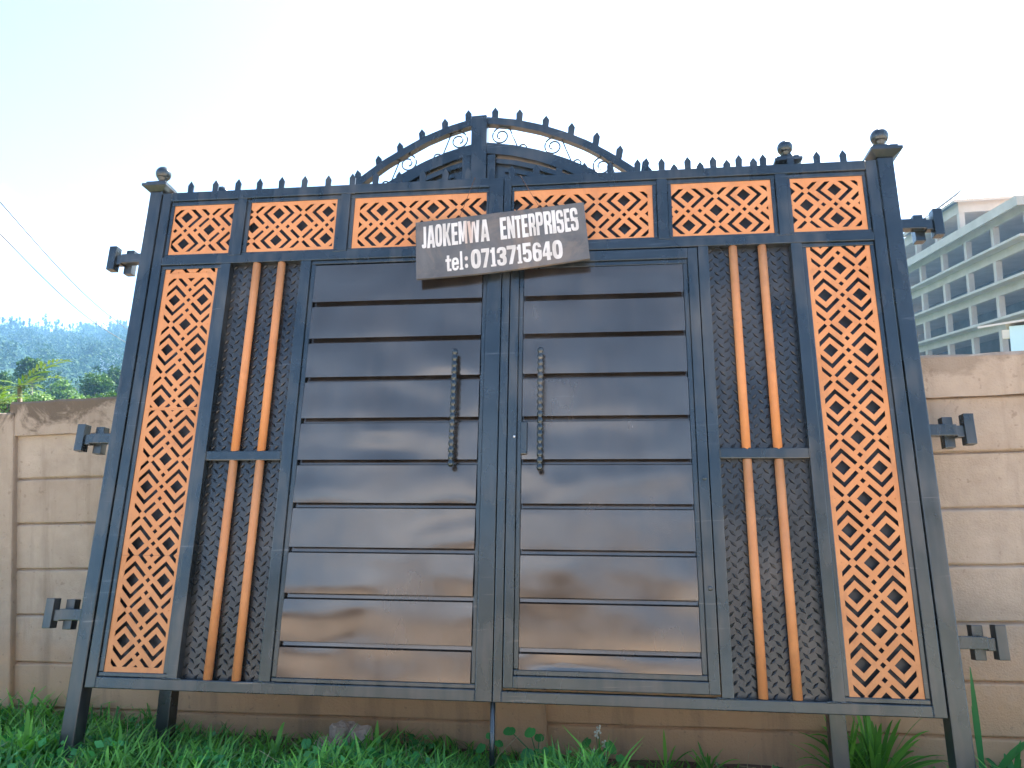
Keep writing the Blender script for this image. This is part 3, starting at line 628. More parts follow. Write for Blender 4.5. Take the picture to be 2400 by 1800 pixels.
# ---------------------------------------------------------------- hanging sign
def glyphs():
    def rect(a, b, c, d): return [(a, c), (b, c), (b, d), (a, d)]
    def sup(x0, x1, z0, z1, p=3.2, n=24):
        o = []
        for k in range(n):
            t = 2 * math.pi * k / n; c, s = math.cos(t), math.sin(t)
            o.append(((x0 + x1) / 2 + (x1 - x0) / 2 * math.copysign(abs(c) ** (2 / p), c), (z0 + z1) / 2 + (z1 - z0) / 2 * math.copysign(abs(s) ** (2 / p), s)))
        return o
    T, F = True, False; G = {}
    G['I'] = (.5, [(rect(0, 1, 0, 1), T)])
    G['J'] = (.6, [(rect(.42, 1, .1, 1), T), (sup(0, 1, 0, .3), T), (rect(-.01, .42, .17, .32), F)])
    G['A'] = (1, [([(0, 0), (.34, 0), (.56, 1), (.28, 1)], T), ([(.66, 0), (1, 0), (.72, 1), (.44, 1)], T), (rect(.28, .72, .18, .34), T)])
    G['O'] = (1, [(sup(0, 1, 0, 1), T), (sup(.38, .62, .15, .85, 2.6), F)])
    G['K'] = (1, [(rect(0, .38, 0, 1), T), ([(.36, .42), (.66, 1), (1, 1), (.62, .48)], T), ([(.36, .62), (.62, .62), (1, 0), (.64, 0), (.36, .5)], T)])
    G['E'] = (.8, [(rect(0, .45, 0, 1), T), (rect(.4, 1, .84, 1), T), (rect(.4, .9, .44, .59), T), (rect(.4, 1, 0, .16), T)])
    G['M'] = (1.2, [(rect(0, .28, 0, 1), T), (rect(.72, 1, 0, 1), T), ([(.1, 1), (.36, 1), (.6, .1), (.4, .1)], T), ([(.64, 1), (.9, 1), (.6, .1), (.4, .1)], T)])
    G['W'] = (1.45, [([(0, 1), (.24, 1), (.38, 0), (.16, 0)], T), ([(.76, 1), (1, 1), (.84, 0), (.62, 0)], T), ([(.38, .95), (.52, .95), (.38, 0), (.2, 0)], T), ([(.48, .95), (.62, .95), (.8, 0), (.62, 0)], T)])
    G['N'] = (1, [(rect(0, .34, 0, 1), T), (rect(.66, 1, 0, 1), T), ([(.02, 1), (.36, 1), (.98, 0), (.64, 0)], T)])
    G['T'] = (.85, [(rect(0, 1, .84, 1), T), (rect(.3, .7, 0, .9), T)])
    G['P'] = (1, [(sup(.1, 1, .4, 1, 3), T), (rect(0, .4, 0, 1), T), (sup(.38, .64, .55, .86, 3), F)])
    G['R'] = (1, [(sup(.1, 1, .42, 1, 3), T), (rect(0, .4, 0, 1), T), (sup(.38, .64, .57, .86, 3), F), ([(.4, .46), (.72, .46), (1, .36), (1, 0), (.64, 0), (.62, .34), (.4, .42)], T)])
    G['S'] = (1, [(sup(0, 1, .44, 1), T), (sup(0, 1, 0, .56), T), (sup(.36, .64, .60, .87, 2.6), F), (sup(.36, .64, .13, .42, 2.6), F), (rect(.36, 1.02, .57, .70), F), (rect(-.02, .64, .30, .43), F), ([(.02, .66), (.40, .62), (.98, .36), (.60, .36)], T)])
    G['0'] = (1, [(sup(0, 1, 0, 1, 2.7), T), (sup(.36, .64, .2, .8, 2.4), F)])
    G['7'] = (.9, [(rect(0, 1, .80, 1), T), ([(.62, .82), (1, .82), (.56, 0), (.16, 0)], T)])
    G['1'] = (.5, [(rect(.3, .85, 0, 1), T), (rect(.05, .4, .74, .9), T), (rect(.05, 1.0, 0, .1), T)])
    G['3'] = (1, [(sup(0, 1, .46, 1, 2.6), T), (sup(0, 1, 0, .56, 2.6), T), (sup(.32, .62, .63, .84, 2.4), F), (sup(.32, .62, .16, .40, 2.4), F), (rect(-.02, .42, .33, .70), F), (rect(.30, .62, .44, .60), T)])
    G['5'] = (1, [(rect(.05, .95, .82, 1), T), (rect(.05, .40, .46, .9), T), (sup(0, 1, 0, .66, 2.6), T), (sup(.34, .62, .16, .50, 2.4), F), (rect(-.02, .34, .26, .42), F)])
    G['6'] = (1, [(sup(0, 1, 0, 1, 2.7), T), (sup(.37, .63, .60, .86, 2.4), F), (rect(.5, 1.02, .58, .74), F), (sup(0, 1, 0, .64, 2.6), T), (sup(.36, .64, .15, .48, 2.4), F)])
    G['4'] = (1, [([(.0, .22), (.0, .40), (.42, 1), (.82, 1), (.82, 0), (.42, 0), (.42, .22)], T), ([(.24, .40), (.44, .40), (.44, .72)], F), (rect(.8, 1, .22, .40), T)])
    G['t'] = (.62, [(rect(.25, .68, .05, .86), T), (rect(0, 1, .52, .66), T), (rect(.3, 1, 0, .13), T)])
    G['e'] = (1, [(sup(0, 1, 0, .68, 2.6), T), (sup(.34, .66, .42, .56, 2.4), F), (rect(.34, 1.02, .22, .30), F), (rect(.34, .66, .13, .26), F)])
    G['l'] = (.5, [(rect(.2, .8, 0, 1), T), (rect(0, 1, 0, .1), T)])
    G[':'] = (.5, [(sup(.1, .9, .05, .28, 2.2), T), (sup(.1, .9, .46, .69, 2.2), T)])
    return G
GL = glyphs()
SCALE_S = 1 - .055 / 3.275
def to_gate(px, pz, y):               # point seen on the gate plane, moved out to depth y towards the viewer
    k = 1 + y / 3.275; return (2.2814 + (px - 2.2814) * k, y, .4432 + (pz - .4432) * k)
def build_sign():
    # outline of the board in gate coordinates
    tl, tr, br, bl = (to_gate(*p) for p in ((1.369, 2.200, -.018), (2.207, 2.283, -.018), (2.247, 1.972, -.05), (1.405, 1.897, -.05)))
    W = .838; H = .312
    o = Vector(bl); ex = (Vector(br) - o); W = ex.length; ex.normalize(); ez = (Vector(tl) - o) ; ez -= ez.dot(ex) * ex; H = ez.length; ez.normalize(); ey = ez.cross(ex)
    mw = front.matrix_world @ Matrix(((ex.x, ey.x, ez.x, o.x), (ex.y, ey.y, ez.y, o.y), (ex.z, ey.z, ez.z, o.z), (0, 0, 0, 1)))
    def bend(x): return .006 * math.sin(math.pi * x / W)
    n = 20; v = []; zt = lambda x: H + .004 - .008 * abs(x / W - .5); zb = lambda x: -.006 * math.sin(math.pi * x / W * 1.2)
    sk = -.030 * 1.0                   # the board is not quite square: its top is shifted left
    for k in range(n + 1):
        x = W * k / n; yb = bend(x)
        v += [(x, -.013 + yb, zb(x)), (x + sk * 0, yb, zb(x)), (x + sk * 0, yb, zt(x)), (x, -.013 + yb, zt(x))]
    f = [(k * 4 + q, (k + 1) * 4 + q, (k + 1) * 4 + (q + 1) % 4, k * 4 + (q + 1) % 4) for k in range(n) for q in range(4)] + [(0, 1, 2, 3), (n * 4 + 3, n * 4 + 2, n * 4 + 1, n * 4)]
    b = MB(); b.add(v, f); board = b.build('sign_board', BOARD); board.matrix_world = mw
    tag(board, 'crooked dark sign board with two lines of cream lettering, hung on the gate', 'sign')
    def text(chars, xs, z0, z1, zs=0):
        b = MB(); 
        for i, ch in enumerate(chars):
            a, c = xs[i]; base = z0 + zs * (a - xs[0][0]); hh = (z1 - z0) * (1 + random.uniform(-.025, .025)); base += random.uniform(-.0015, .0015)
            ops = [([(a + px * (c - a), base + pz * hh) for px, pz in poly], kp) for poly, kp in GL[ch][1]]
            q = planar(None, ops, -.0006, .0004)
            b.add([(x, -.013 + y + bend(x) - .0004, z) for x, y, z in q.v], q.f)
        b.build('lettering', LETTER, board)
    pr = lambda l: [(l[i], l[i + 1]) for i in range(0, len(l), 2)]
    text('JAOKEMWA', pr([.030, .052, .056, .096, .096, .131, .135, .174, .178, .209, .213, .254, .257, .318, .321, .364]), .166, .292, .012)
    text('ENTERPRISES', pr([.418, .449, .453, .489, .491, .521, .524, .554, .558, .590, .594, .628, .632, .669, .672, .689, .692, .727, .731, .758, .760, .797]), .166, .294, -.004)
    text('tel:', pr([.144, .172, .174, .209, .212, .230, .236, .255]), .026, .128)
    text('0713715640', pr([.268, .316, .319, .358, .362, .389, .394, .440, .443, .487, .490, .514, .518, .561, .566, .609, .613, .658, .661, .709]), .024, .128)
    ins = mw.inverted()
    for x, gx in ((.215, 1.675), (.625, 1.905)):
        p1 = Vector((x, -.015, H - .018)); p2 = ins @ (front.matrix_world @ Vector((gx, -.004, 2.446))); p3 = ins @ (front.matrix_world @ Vector((gx + .005, .06, 2.447)))
        b = MB(); b.tube([p1 + Vector((0, .02, 0)), p1, (p1 + p2) / 2 + Vector((0, .004, 0)), p2, p3], .0013, 5); b.build('hanging_wire', RUSTWIRE, board)
build_sign()

# ---------------------------------------------------------------- unfinished building
def build_block():
    d = Vector((0.12608828, 0.99201902, 0)); nrm = Vector((d.y, -d.x, 0))       # along the facade, and into the building
    C = Vector((42.124, 60.03, CAM_H))
    bld = empty('unfinished_building', (C.x, C.y, -0.1))
    bld.matrix_world = Matrix(((nrm.x, d.x, 0, C.x), (nrm.y, d.y, 0, C.y), (0, 0, 1, -0.1), (0, 0, 0, 1)))
    tag(bld, 'unfinished multi-storey concrete building frame with open floors, behind the wall', 'building')
    o = CAM_H + .1; LEN, DEP = 46, 17
    tops = [18.55, 15.42, 12.25, 9.12, 6.0, 2.9]
    for z in tops:
        top = z == tops[0]
        b = MB(); b.box(0, DEP, 0, LEN, z - .22 + o, z + o, 0); b.build('floor_slab', RAWCONC, bld)
        b = MB(); b.box(1.1, 1.45, .9, LEN - 1, z - .95 + o, z - .222 + o); b.build('edge_beam', RAWCONC, bld)
        b = MB(); b.box(1.452, DEP - 1, .9, 1.25, z - .95 + o, z - .222 + o); b.build('edge_beam', RAWCONC, bld)
        if top:
            b = MB(); b.box(-.06, .1, -.06, LEN, z - .75 + o, z + .06 + o); b.box(.1, DEP, -.06, .1, z - .75 + o, z + .06 + o); b.build('fascia', RAWCONC, bld)
    lv = tops + [-.9]
    for a, c in zip(tops, lv[1:]):
        for k, s in enumerate([.75, 6.15, 11.3, 16.4, 21.8, 27.0, 32.2, 37.4, 42.6]):
            b = MB(); b.box(1.05, 1.55, s, s + .5, c + .003 + o - (0.6 if c < 0 else 0), a - .953 + o); b.build('column', RAWCONC, bld)
        for x in (6.5, 11.5):
            b = MB(); b.box(x, x + .5, .8, 1.3, c + .003 + o, a - .953 + o); b.build('column', RAWCONC, bld)
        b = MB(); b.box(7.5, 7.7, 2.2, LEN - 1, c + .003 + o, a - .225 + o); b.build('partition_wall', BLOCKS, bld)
    # set-back roof storey
    zt = tops[0] + o; s0, s1, x0, x1 = 11.9, 38, .9, 13
    b = MB(); b.box(x0, x1, s0, s1, zt + 2.15, zt + 3.2); b.build('ring_beam', RAWCONC, bld)
    for x, s in [(x0 + .05, s0 + .05), (x0 + 5.5, s0 + .05), (x0 + 10.5, s0 + .05), (x0 + .05, s0 + 5.2), (x0 + .05, s0 + 10.3), (x0 + .05, s0 + 15.4)]:
        b = MB(); b.box(x, x + .5, s, s + .5, zt + .003, zt + 2.148); b.build('column', RAWCONC, bld)
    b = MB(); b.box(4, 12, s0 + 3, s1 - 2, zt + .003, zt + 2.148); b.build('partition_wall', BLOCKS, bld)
    # hipped sheet roof with fine corrugation along the eave
    e = .7; X0, X1, S0, S1 = x0 - e, x1 + e, s0 - e, s1 + e; ze = zt + 3.25; zr = ze + 3.4; S1 = S0 + 14; sm_ = S0 + 7
    rf = MB()
    def panel(a, bq, c, dq, n):        # quad a-b (eave) c-d (ridge) corrugated along the eave
        a, bq, c, dq = map(Vector, (a, bq, c, dq)); v = []; nn = n * 2
        for k in range(nn + 1):
            t = k / nn; h = .05 if k % 2 else 0; p = a.lerp(bq, t) + Vector((0, 0, h)); q = dq.lerp(c, t) + Vector((0, 0, h)); v += [p, q]
        rf.add(v, [(2 * k, 2 * k + 2, 2 * k + 3, 2 * k + 1) for k in range(nn)])
    r0, r1 = (X0 + 4.5, sm_, zr), (X1 - 4.5, sm_, zr)
    panel((X0, S0, ze), (X1, S0, ze), r1, r0, 60); panel((X0, S1, ze), (X0, S0, ze), r0, r0, 60); panel((X1, S0, ze), (X1, S1, ze), r1, r1, 60); panel((X1, S1, ze), (X0, S1, ze), r0, r1, 60)
    rf.build('sheet_roof', ROOFM, bld)
    b = MB(); b.box(X0 + .02, X1 - .02, S0 + .02, S0 + .06, ze - .22, ze - .01); b.box(X0 + .02, X0 + .06, S0 + .06, S1, ze - .22, ze - .01); b.build('eave_board', RAWCONC, bld)
build_block()

def build_shed():
    s = empty('blue_shed', (9.47, 14.0, -.1)); s.rotation_euler.z = R(-35.5); tag(s, 'pale blue shed with thin sheet roof beyond the wall at right edge', 'shed')
    b = MB(); b.box(0, 5, 0, 3, 0, 3.33); b.build('wall', BLUEWALL, s)
    rf = MB(); v = []; n = 60
    for k in range(n + 1):
        y = -.10 + 3.5 * k / n; h = .02 * (k % 2)
        v += [(-.06, y, 3.375 + h), (5.4, y, 3.78 + h)]
    rf.add(v, [(2 * k, 2 * k + 1, 2 * k + 3, 2 * k + 2) for k in range(n)]); rf.build('roof', ROOFM, s)
    b = MB(); b.add([(-.50, -.13, 3.335), (5.3, -.13, 3.75), (5.3, -.13, 3.79), (-.50, -.13, 3.372), (-.50, -.102, 3.335), (5.3, -.102, 3.75), (5.3, -.102, 3.79), (-.50, -.102, 3.372)], [(0, 1, 2, 3), (7, 6, 5, 4), (0, 4, 5, 1), (3, 2, 6, 7), (0, 3, 7, 4), (1, 5, 6, 2)]); b.build('fascia', WHITEWALL, s)
    b = MB(); b.box(-.12, -.003, .1, .25, 3.12, 3.28); b.build('rafter_end', WHITEWALL, s)
build_shed()

# ---------------------------------------------------------------- hill and trees
def hill_h(az, r):
    a = math.degrees(az)
    ridge = 69 + 5 * math.sin(a * .21 + 1) + 4 * math.sin(a * .47) - 40 * sstep(-10, 35, a) - 25 * sstep(-60, -110, a)
    h = 1.6 * ridge * sstep(110, 1024, r) + 9 * sstep(60, 160, r)
    return h + 5 * noise.noise((math.sin(az) * r * .012, math.cos(az) * r * .012, 2)) * sstep(120, 300, r)
def build_hill():
    v = []; na, nr = 90, 40
    rs = 45 + 1850 * np.linspace(0, 1, nr) ** 1.35
    for r in rs:
        for k in range(na + 1):
            az = R(-120 + 165 * k / na); v.append((r * math.sin(az), r * math.cos(az), hill_h(az, r) - .25))
    f = [(j * (na + 1) + k, j * (na + 1) + k + 1, (j + 1) * (na + 1) + k + 1, (j + 1) * (na + 1) + k) for j in range(nr - 1) for k in range(na)]
    b = MB(); b.add(v, f, True); tag(b.build('hill', HILLG), kind='structure')
build_hill()
def leaf_cards(c, nrm_dir, size, aspect=1.0):
    """random quads: c (n,3), size (n,)"""
    n = len(c); a = rng.normal(size=(n, 3)); a /= np.linalg.norm(a, axis=1)[:, None]
    a = a * .8 + nrm_dir * .5; a /= np.linalg.norm(a, axis=1)[:, None]
    t = rng.normal(size=(n, 3)); u = np.cross(a, t); u /= np.linalg.norm(u, axis=1)[:, None]; w_ = np.cross(a, u)
    s = size[:, None]
    v = np.stack([c - u * s, c - w_ * s * aspect * .6, c + u * s, c + w_ * s * aspect * .6], 1).reshape(-1, 3)
    return v, np.arange(n * 4).reshape(n, 4)
def crown_points(n, centre, rad, clumps=9, seed=0, conifer=False):
    g = np.random.default_rng(seed); pts = []; nr = []; tn = []
    for k in range(clumps):
        d = g.normal(size=3); d /= np.linalg.norm(d); cc = d * g.uniform(.35, .72); cr = g.uniform(.30, .48)
        if conifer: h = g.uniform(-1, .95); cc = np.array([g.uniform(-.5, .5) * (1.05 - h) * .6, g.uniform(-.5, .5) * (1.05 - h) * .6, h]); cr = .16 + .28 * (1 - h) / 2
        m = max(4, n // clumps); q = g.normal(size=(m, 3)); q /= np.linalg.norm(q, axis=1)[:, None]; q2 = q * (g.uniform(.55, 1.05, size=(m, 1))) * cr
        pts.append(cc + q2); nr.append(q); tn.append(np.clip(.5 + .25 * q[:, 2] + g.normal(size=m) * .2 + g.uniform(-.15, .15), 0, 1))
    return np.array(centre) + np.concatenate(pts) * np.array(rad), np.concatenate(nr), np.concatenate(tn)
def forest():
    V = []; Q = []; T = []; k = 0; count = 0
    g = np.random.default_rng(11)
    while count < 2800:
        u_ = g.random(); core = u_ < .5; flank = not core and u_ < .9
        a = g.uniform(-40, -22) if core else g.choice([g.uniform(-60, -40), g.uniform(-22, 12)]) if flank else g.uniform(-110, 30)
        r = math.sqrt(g.uniform(110 ** 2, 1120 ** 2)); az = R(a)
        h = g.uniform(8, 15) * (1.75 if r > 800 else 1.35 if r > 330 else .6); x, y = r * math.sin(az), r * math.cos(az); z = hill_h(az, r)
        con = r > 650 and g.random() < .55; rad = (h * .22, h * .22, h * .5) if con else (h * g.uniform(.32, .46), h * g.uniform(.32, .46), h * .38)
        if noise.noise((x * .02, y * .02, 7)) < -.33: continue
        c, nn, tt = crown_points(170 if core else 84 if flank else 30, (x, y, z + h * .58), rad, 7, int(g.integers(1e9)), con)
        sz = g.uniform(.5, 1.0, size=len(c)) * (h * .047 if core else h * .066 if flank else h * .1)
        v, q = leaf_cards(c, nn, sz); V.append(v); Q.append(q + k); k += len(v); T.append(np.repeat(np.clip(tt + g.uniform(-.25, .25), 0, 1), 4)); count += 1
    o = npmesh('hill_forest', np.concatenate(V), np.concatenate(Q), FOREST, np.concatenate(T)); tag(o, 'blue-green wooded hillside beyond the wall at left', 'forest', kind='stuff')
forest()
def tree(name, px, py, depth, height, rad, label, group, m=TREE, n=900, leaf=.16, seed=1):
    """px,py = photo pixel of the crown centre"""
    c = at(px, py, depth); az = math.atan2(c.x, c.y); r = math.hypot(c.x, c.y); gz = hill_h(az, r) - .3 if r > 60 else -.15
    t = empty(name, (c.x, c.y, gz)); tag(t, label, 'tree', group); H = c.z - gz
    g = random.Random(seed); b = MB(); top = H + rad[2] * .4
    b.tube([(0, 0, -.3), (.03 * H * g.uniform(-1, 1), .03 * H * g.uniform(-1, 1), top * .5), (0, 0, top)], .028 * top + .03, 8, .008 * top)
    for k in range(7):
        a = g.uniform(0, 6.28); z0 = H - rad[2] * g.uniform(.3, 1.1); e = g.uniform(.45, .8)
        b.tube([(0, 0, z0), (rad[0] * e * .5 * math.cos(a), rad[1] * e * .5 * math.sin(a), z0 + rad[2] * .3), (rad[0] * e * math.cos(a), rad[1] * e * math.sin(a), z0 + rad[2] * .75)], .012 * top, 6, .004 * top)
    b.build('trunk', BARK, t)
    P, nn, tt = crown_points(n, (0, 0, H), rad, 12, seed + 50); v, q = leaf_cards(P, nn, np.random.default_rng(seed).uniform(.6, 1.2, len(P)) * leaf)
    npmesh('crown', v, q, m, np.repeat(tt, 4), t)
TG = 'trees beyond the wall'
tree('round_tree', 76, 868, 92, 12, (2.0, 2.0, 1.9), 'dark round-crowned tree on the slope, behind the young palm', TG, TREE, 1500, .22, 3)
tree('round_tree', 2, 905, 80, 10, (1.5, 1.5, 2.0), 'dark tree cut by the left edge of the photo', TG, TREE, 1000, .2, 4)
tree('slope_tree', 135, 925, 85, 9, (2.6, 2.4, 1.8), 'pale green spreading tree just right of the young palm', TG, SHRUB, 1300, .22, 5)
tree('slope_tree', 228, 918, 75, 8, (2.2, 2.0, 2.0), 'green tree above the wall close to the left gate post', TG, TREE, 1300, .2, 6)
tree('slope_tree', 182, 945, 62, 7, (1.9, 1.8, .9), 'low light green tree crown showing just above the wall coping', TG, SHRUB, 1000, .17, 7)
tree('slope_tree', 270, 895, 95, 8, (2.2, 2.0, 2.4), 'tall green tree partly hidden by the left gate post', TG, TREE, 1200, .22, 8)
tree('slope_tree', 90, 940, 48, 6, (1.3, 1.2, .6), 'small bright shrub-like tree at the foot of the young palm', TG, SHRUB, 900, .11, 9)
tree('slope_tree', 20, 948, 30, 4, (1.0, .9, .5), 'bushy green crown at the far left just over the wall', TG, SHRUB, 1200, .07, 10)
tree('slope_tree', 118, 957, 27, 4, (1.1, .9, .42), 'low leafy crown touching the wall coping beside the palm stem', TG, TREE, 1200, .06, 11)
tree('slope_tree', 262, 945, 34, 4, (1.2, 1.0, .55), 'dark leafy crown low behind the wall at the gate post', TG, TREE, 1200, .07, 12)
tree('slope_tree', 205, 955, 31, 4, (1.0, .9, .42), 'bright leafy crown low over the coping between palm and gate post', TG, SHRUB, 1200, .06, 13)
def house(px, py, depth, s, label, m):
    for depth in range(90, 1200, 4):                       # walk out until the slope is met
        c = at(px, py, depth)
        if c.z < hill_h(math.atan2(c.x, c.y), math.hypot(c.x, c.y)) + s * .6: break
    h = empty('hillside_house', c); tag(h, label, 'house', 'houses on the hillside')
    h.rotation_euler.z = .5
    b = MB(); b.box(-s, s, -s * .6, s * .6, -s * 1.2, s * .45); b.build('wall', WHITEWALL, h)
    b = MB(); b.prism([(-s * 1.1, s * .45), (s * 1.1, s * .45), (0, s)], -s * .75, s * .75); b.build('roof', m, h)
    for x in (-.5, .45):
        b = MB(); b.box(x * s - s * .14, x * s + s * .14, -s * .6 - .03, -s * .6 + .02, -s * .2, s * .2); b.build('window', WIRE, h)
house(172, 925, 150, 2.6, 'tiny house with a red roof among the trees above the wall', REDROOF)
house(28, 905, 190, 3.2, 'tiny pale-roofed house among trees left of the young palm', ROOFM)
house(262, 850, 330, 5.5, 'pale house in a clearing high on the wooded hillside', ROOFM)

# power lines and the pole they run to
pole_xy = (-24.6, 56.0)
b = MB(); b.tube([(0, 0, -.3), (0, 0, 7.6)], .13, 10, .09); pole = b.build('utility_pole', BARK, None, (*pole_xy, -.1)); tag(pole, 'wooden utility pole behind the gate that the power lines run to', 'pole')
b = MB(); b.box(-.8, .8, -.05, .05, 7.1, 7.2, .01); b.build('cross_arm', BARK, pole)
for (p0, p1), off, lab in (((at(-160, 300, 13.5), at(0, 473, 17.0)), 0.0, 'upper of the two thin power lines at the left'), ((at(-160, 400, 13.5), at(0, 548, 17.0)), -.55, 'lower of the two thin power lines at the left')):
    a = Vector(p0); e = Vector((*pole_xy, 7.1 + off)) if off else Vector((*pole_xy, 7.35))
    mid = at(*((290, 765) if not off else (275, 790)), 33.5); s = Vector(p1)
    q = lambda t: a.lerp(s, t / .15) if t < .15 else (s.lerp(mid, (t - .15) / .45) if t < .6 else mid.lerp(e, (t - .6) / .4))
    pts = [q(t) - Vector((0, 0, .25 * math.sin(math.pi * min(1, max(0, (t - .15) / .45))))) for t in np.linspace(0, 1, 40)]
    b = MB(); b.tube(pts, .014, 5); tag(b.build('power_line', WIRE), lab, 'cable', 'power lines')

# young palm beyond the wall
def palm(px, py, depth, hgt, fr, label, seed, scale=1.0):
    base = at(px, py, depth); t = empty('young_palm', (base.x, base.y, -.15)); tag(t, label, 'palm', 'young palms behind the wall')
    H = base.z + .15; b = MB(); b.tube([(.05, 0, 0), (.02, 0, H * .6), (0, 0, H), (.01, 0, H + hgt)], .034 * scale, 8, .018 * scale); b.build('stem', BARK, t)
    g = random.Random(seed)
    for a, el, ln in fr:
        d = Vector((math.cos(R(a)), math.sin(R(a)), 0)); pts = []; 
        for k in range(13):
            s = k / 12; pts.append(Vector((.01, 0, H + hgt)) + d * ln * (s * math.cos(R(el)) + .12 * s * s) + Vector((0, 0, ln * (math.sin(R(el)) * s - .26 * s * s))))
        V = []; Q = []; T = []
        for k in range(1, 13):
            for sd_ in (-1, 1):
                for j in range(1):
                    p = pts[k - 1].lerp(pts[k], j * .5); tang = (pts[k] - pts[k - 1]).normalized(); side = tang.cross(Vector((0, 0, 1))).normalized() * sd_
                    ll = ln * .36 * (1 - .55 * abs(k / 12 - .45)) * g.uniform(.8, 1.1); dr = (side * .75 + tang * .6 + Vector((0, 0, g.uniform(.0, .35)))).normalized()
                    tip = p + dr * ll + Vector((0, 0, -.18 * ll)); m_ = p.lerp(tip, .45) + Vector((0, 0, .05 * ll)); wv = tang * .020 * scale * ln / .5
                    i = len(V); V += [p, m_ - wv, tip, m_ + wv]; Q.append((i, i + 1, i + 2, i + 3)); T += [g.uniform(.2, 1)] * 4
        npmesh('frond', np.array([tuple(v) for v in V]), np.array(Q), PALM, np.array(T), t)
palm(46, 905, 8.2, .0, [(-5, 44, .62), (12, 28, .42), (-30, 8, .36), (190, 30, .26), (70, 62, .36), (-60, -12, .32), (-12, -14, .38), (215, 0, .26)], 'bright green young palm with a brown stem rising over the left wall', 5)
palm(-12, 945, 7.6, 0, [(0, 25, .3), (-40, 45, .34), (60, 35, .32), (20, 5, .26), (180, 40, .3)], 'yellow-green palm fronds at the far left edge above the wall', 6)

# ---------------------------------------------------------------- grass, weeds, stones
def blades(n, area, hfun, wid, seed, lean=.55):
    g = np.random.default_rng(seed); V = np.zeros((n, 8, 3)); T = np.zeros((n, 8)); k = 0
    x0, x1, y0, y1 = area
    while k < n:
        x, y = g.uniform(x0, x1), g.uniform(y0, y1); d = WALL_N - (WN.x * x + WN.y * y)
        if d < .03: continue
        h = hfun(x, y, d, g)
        if h < .02: continue
        a = g.uniform(0, 2 * math.pi); wdt = wid * g.uniform(.5, 1.3) * (0.6 + h / .25); le = g.uniform(.1, lean) * h + .02; z = ground_z(x, y) - .01
        dx, dy = math.cos(a), math.sin(a); px, py = -dy * wdt / 2, dx * wdt / 2; cur = g.uniform(.2, 1.0)
        for j, s in enumerate((0, .38, .75, 1.0)):
            off = le * (s ** 1.8) * 1.5; zz = z + h * (s - .38 * cur * s ** 3); ww = (1, .95, .62, .06)[j]
            V[k, 2 * j] = (x + dx * off + px * ww, y + dy * off + py * ww, zz); V[k, 2 * j + 1] = (x + dx * off - px * ww, y + dy * off - py * ww, zz)
        T[k, :] = np.clip(.32 + .35 * noise.noise((x * 2, y * 2, 3)) + g.normal() * .28, 0, 1); T[k, 6:] += .15; k += 1
    q = np.array([[0, 1, 3, 2], [2, 3, 5, 4], [4, 5, 7, 6]]); Q = (q[None] + 8 * np.arange(n)[:, None, None]).reshape(-1, 4)
    return V.reshape(-1, 3), Q, T.reshape(-1)
def gh(x, y, d, g):
    p = noise.noise((x * 1.1, y * 1.3, 5)) + .5 * noise.noise((x * 3.5, y * 3.5, 8))
    base = .135 + .11 * p
    if x > .35: base *= .52 + .5 * sstep(1.25, 1.75, x)                     # bare soil in front of the right half
    if x > .35 and x < 1.5 and d < .55 and g.random() < .7: return 0
    if x > 2.15: base *= .55
    if x > 0 and p < -.1 and g.random() < .6: return 0
    if d < .25 and x > -1.9: base *= .55
    if x < -1.9: base *= 1.15
    return max(0, base) * g.uniform(.45, 1.35)
V1, Q1, T1 = blades(26000, (-3.3, 2.9, 2.05, 4.2), gh, .0095, 21)
V2, Q2, T2 = blades(5000, (-5, 4.5, 1.35, 2.1), lambda x, y, d, g: g.uniform(.04, .14), .009, 22)
tag(npmesh('grass', np.concatenate([V1, V2]), np.concatenate([Q1, Q2 + len(V1)]), GRASS, np.concatenate([T1, T2])), 'green grass growing along the foot of the wall', 'grass', kind='stuff')
# small-leaved ground herbs filling the sward
def herbs():
    g = np.random.default_rng(33); C = []; 
    while len(C) < 9500:
        x, y = g.uniform(-3.2, 2.7), g.uniform(2.15, 4.1); d = WALL_N - (WN.x * x + WN.y * y)
        if d < .04: continue
        h = gh(x, y, d, g)
        if h <= 0 or noise.noise((x * 2.2, y * 2.2, 12)) < -.05: continue
        C.append((x, y, ground_z(x, y) + h * g.uniform(.15, .75)))
    C = np.array(C); up = np.tile([0, 0, 1.0], (len(C), 1)); v, q = leaf_cards(C, up * 1.6, g.uniform(.008, .026, len(C)), 1.2)
    tag(npmesh('ground_herbs', v, q, WEED, np.repeat(g.uniform(0, .75, len(C)), 4)), 'small leafy herbs mixed into the grass', 'weeds', kind='stuff')
herbs()
def on_ground(px, py):
    r = ray(px, py); t = 2.0
    for _ in range(60):
        p = r * t; e = p[2] + CAM_H - ground_z(p[0], p[1]); t += e / max(.05, -r[2]) * .7
    t = min(t, (WALL_N - .14) / (WN.x * r[0] + WN.y * r[1]))
    p = r * t; return Vector((p[0], p[1], ground_z(p[0], p[1])))
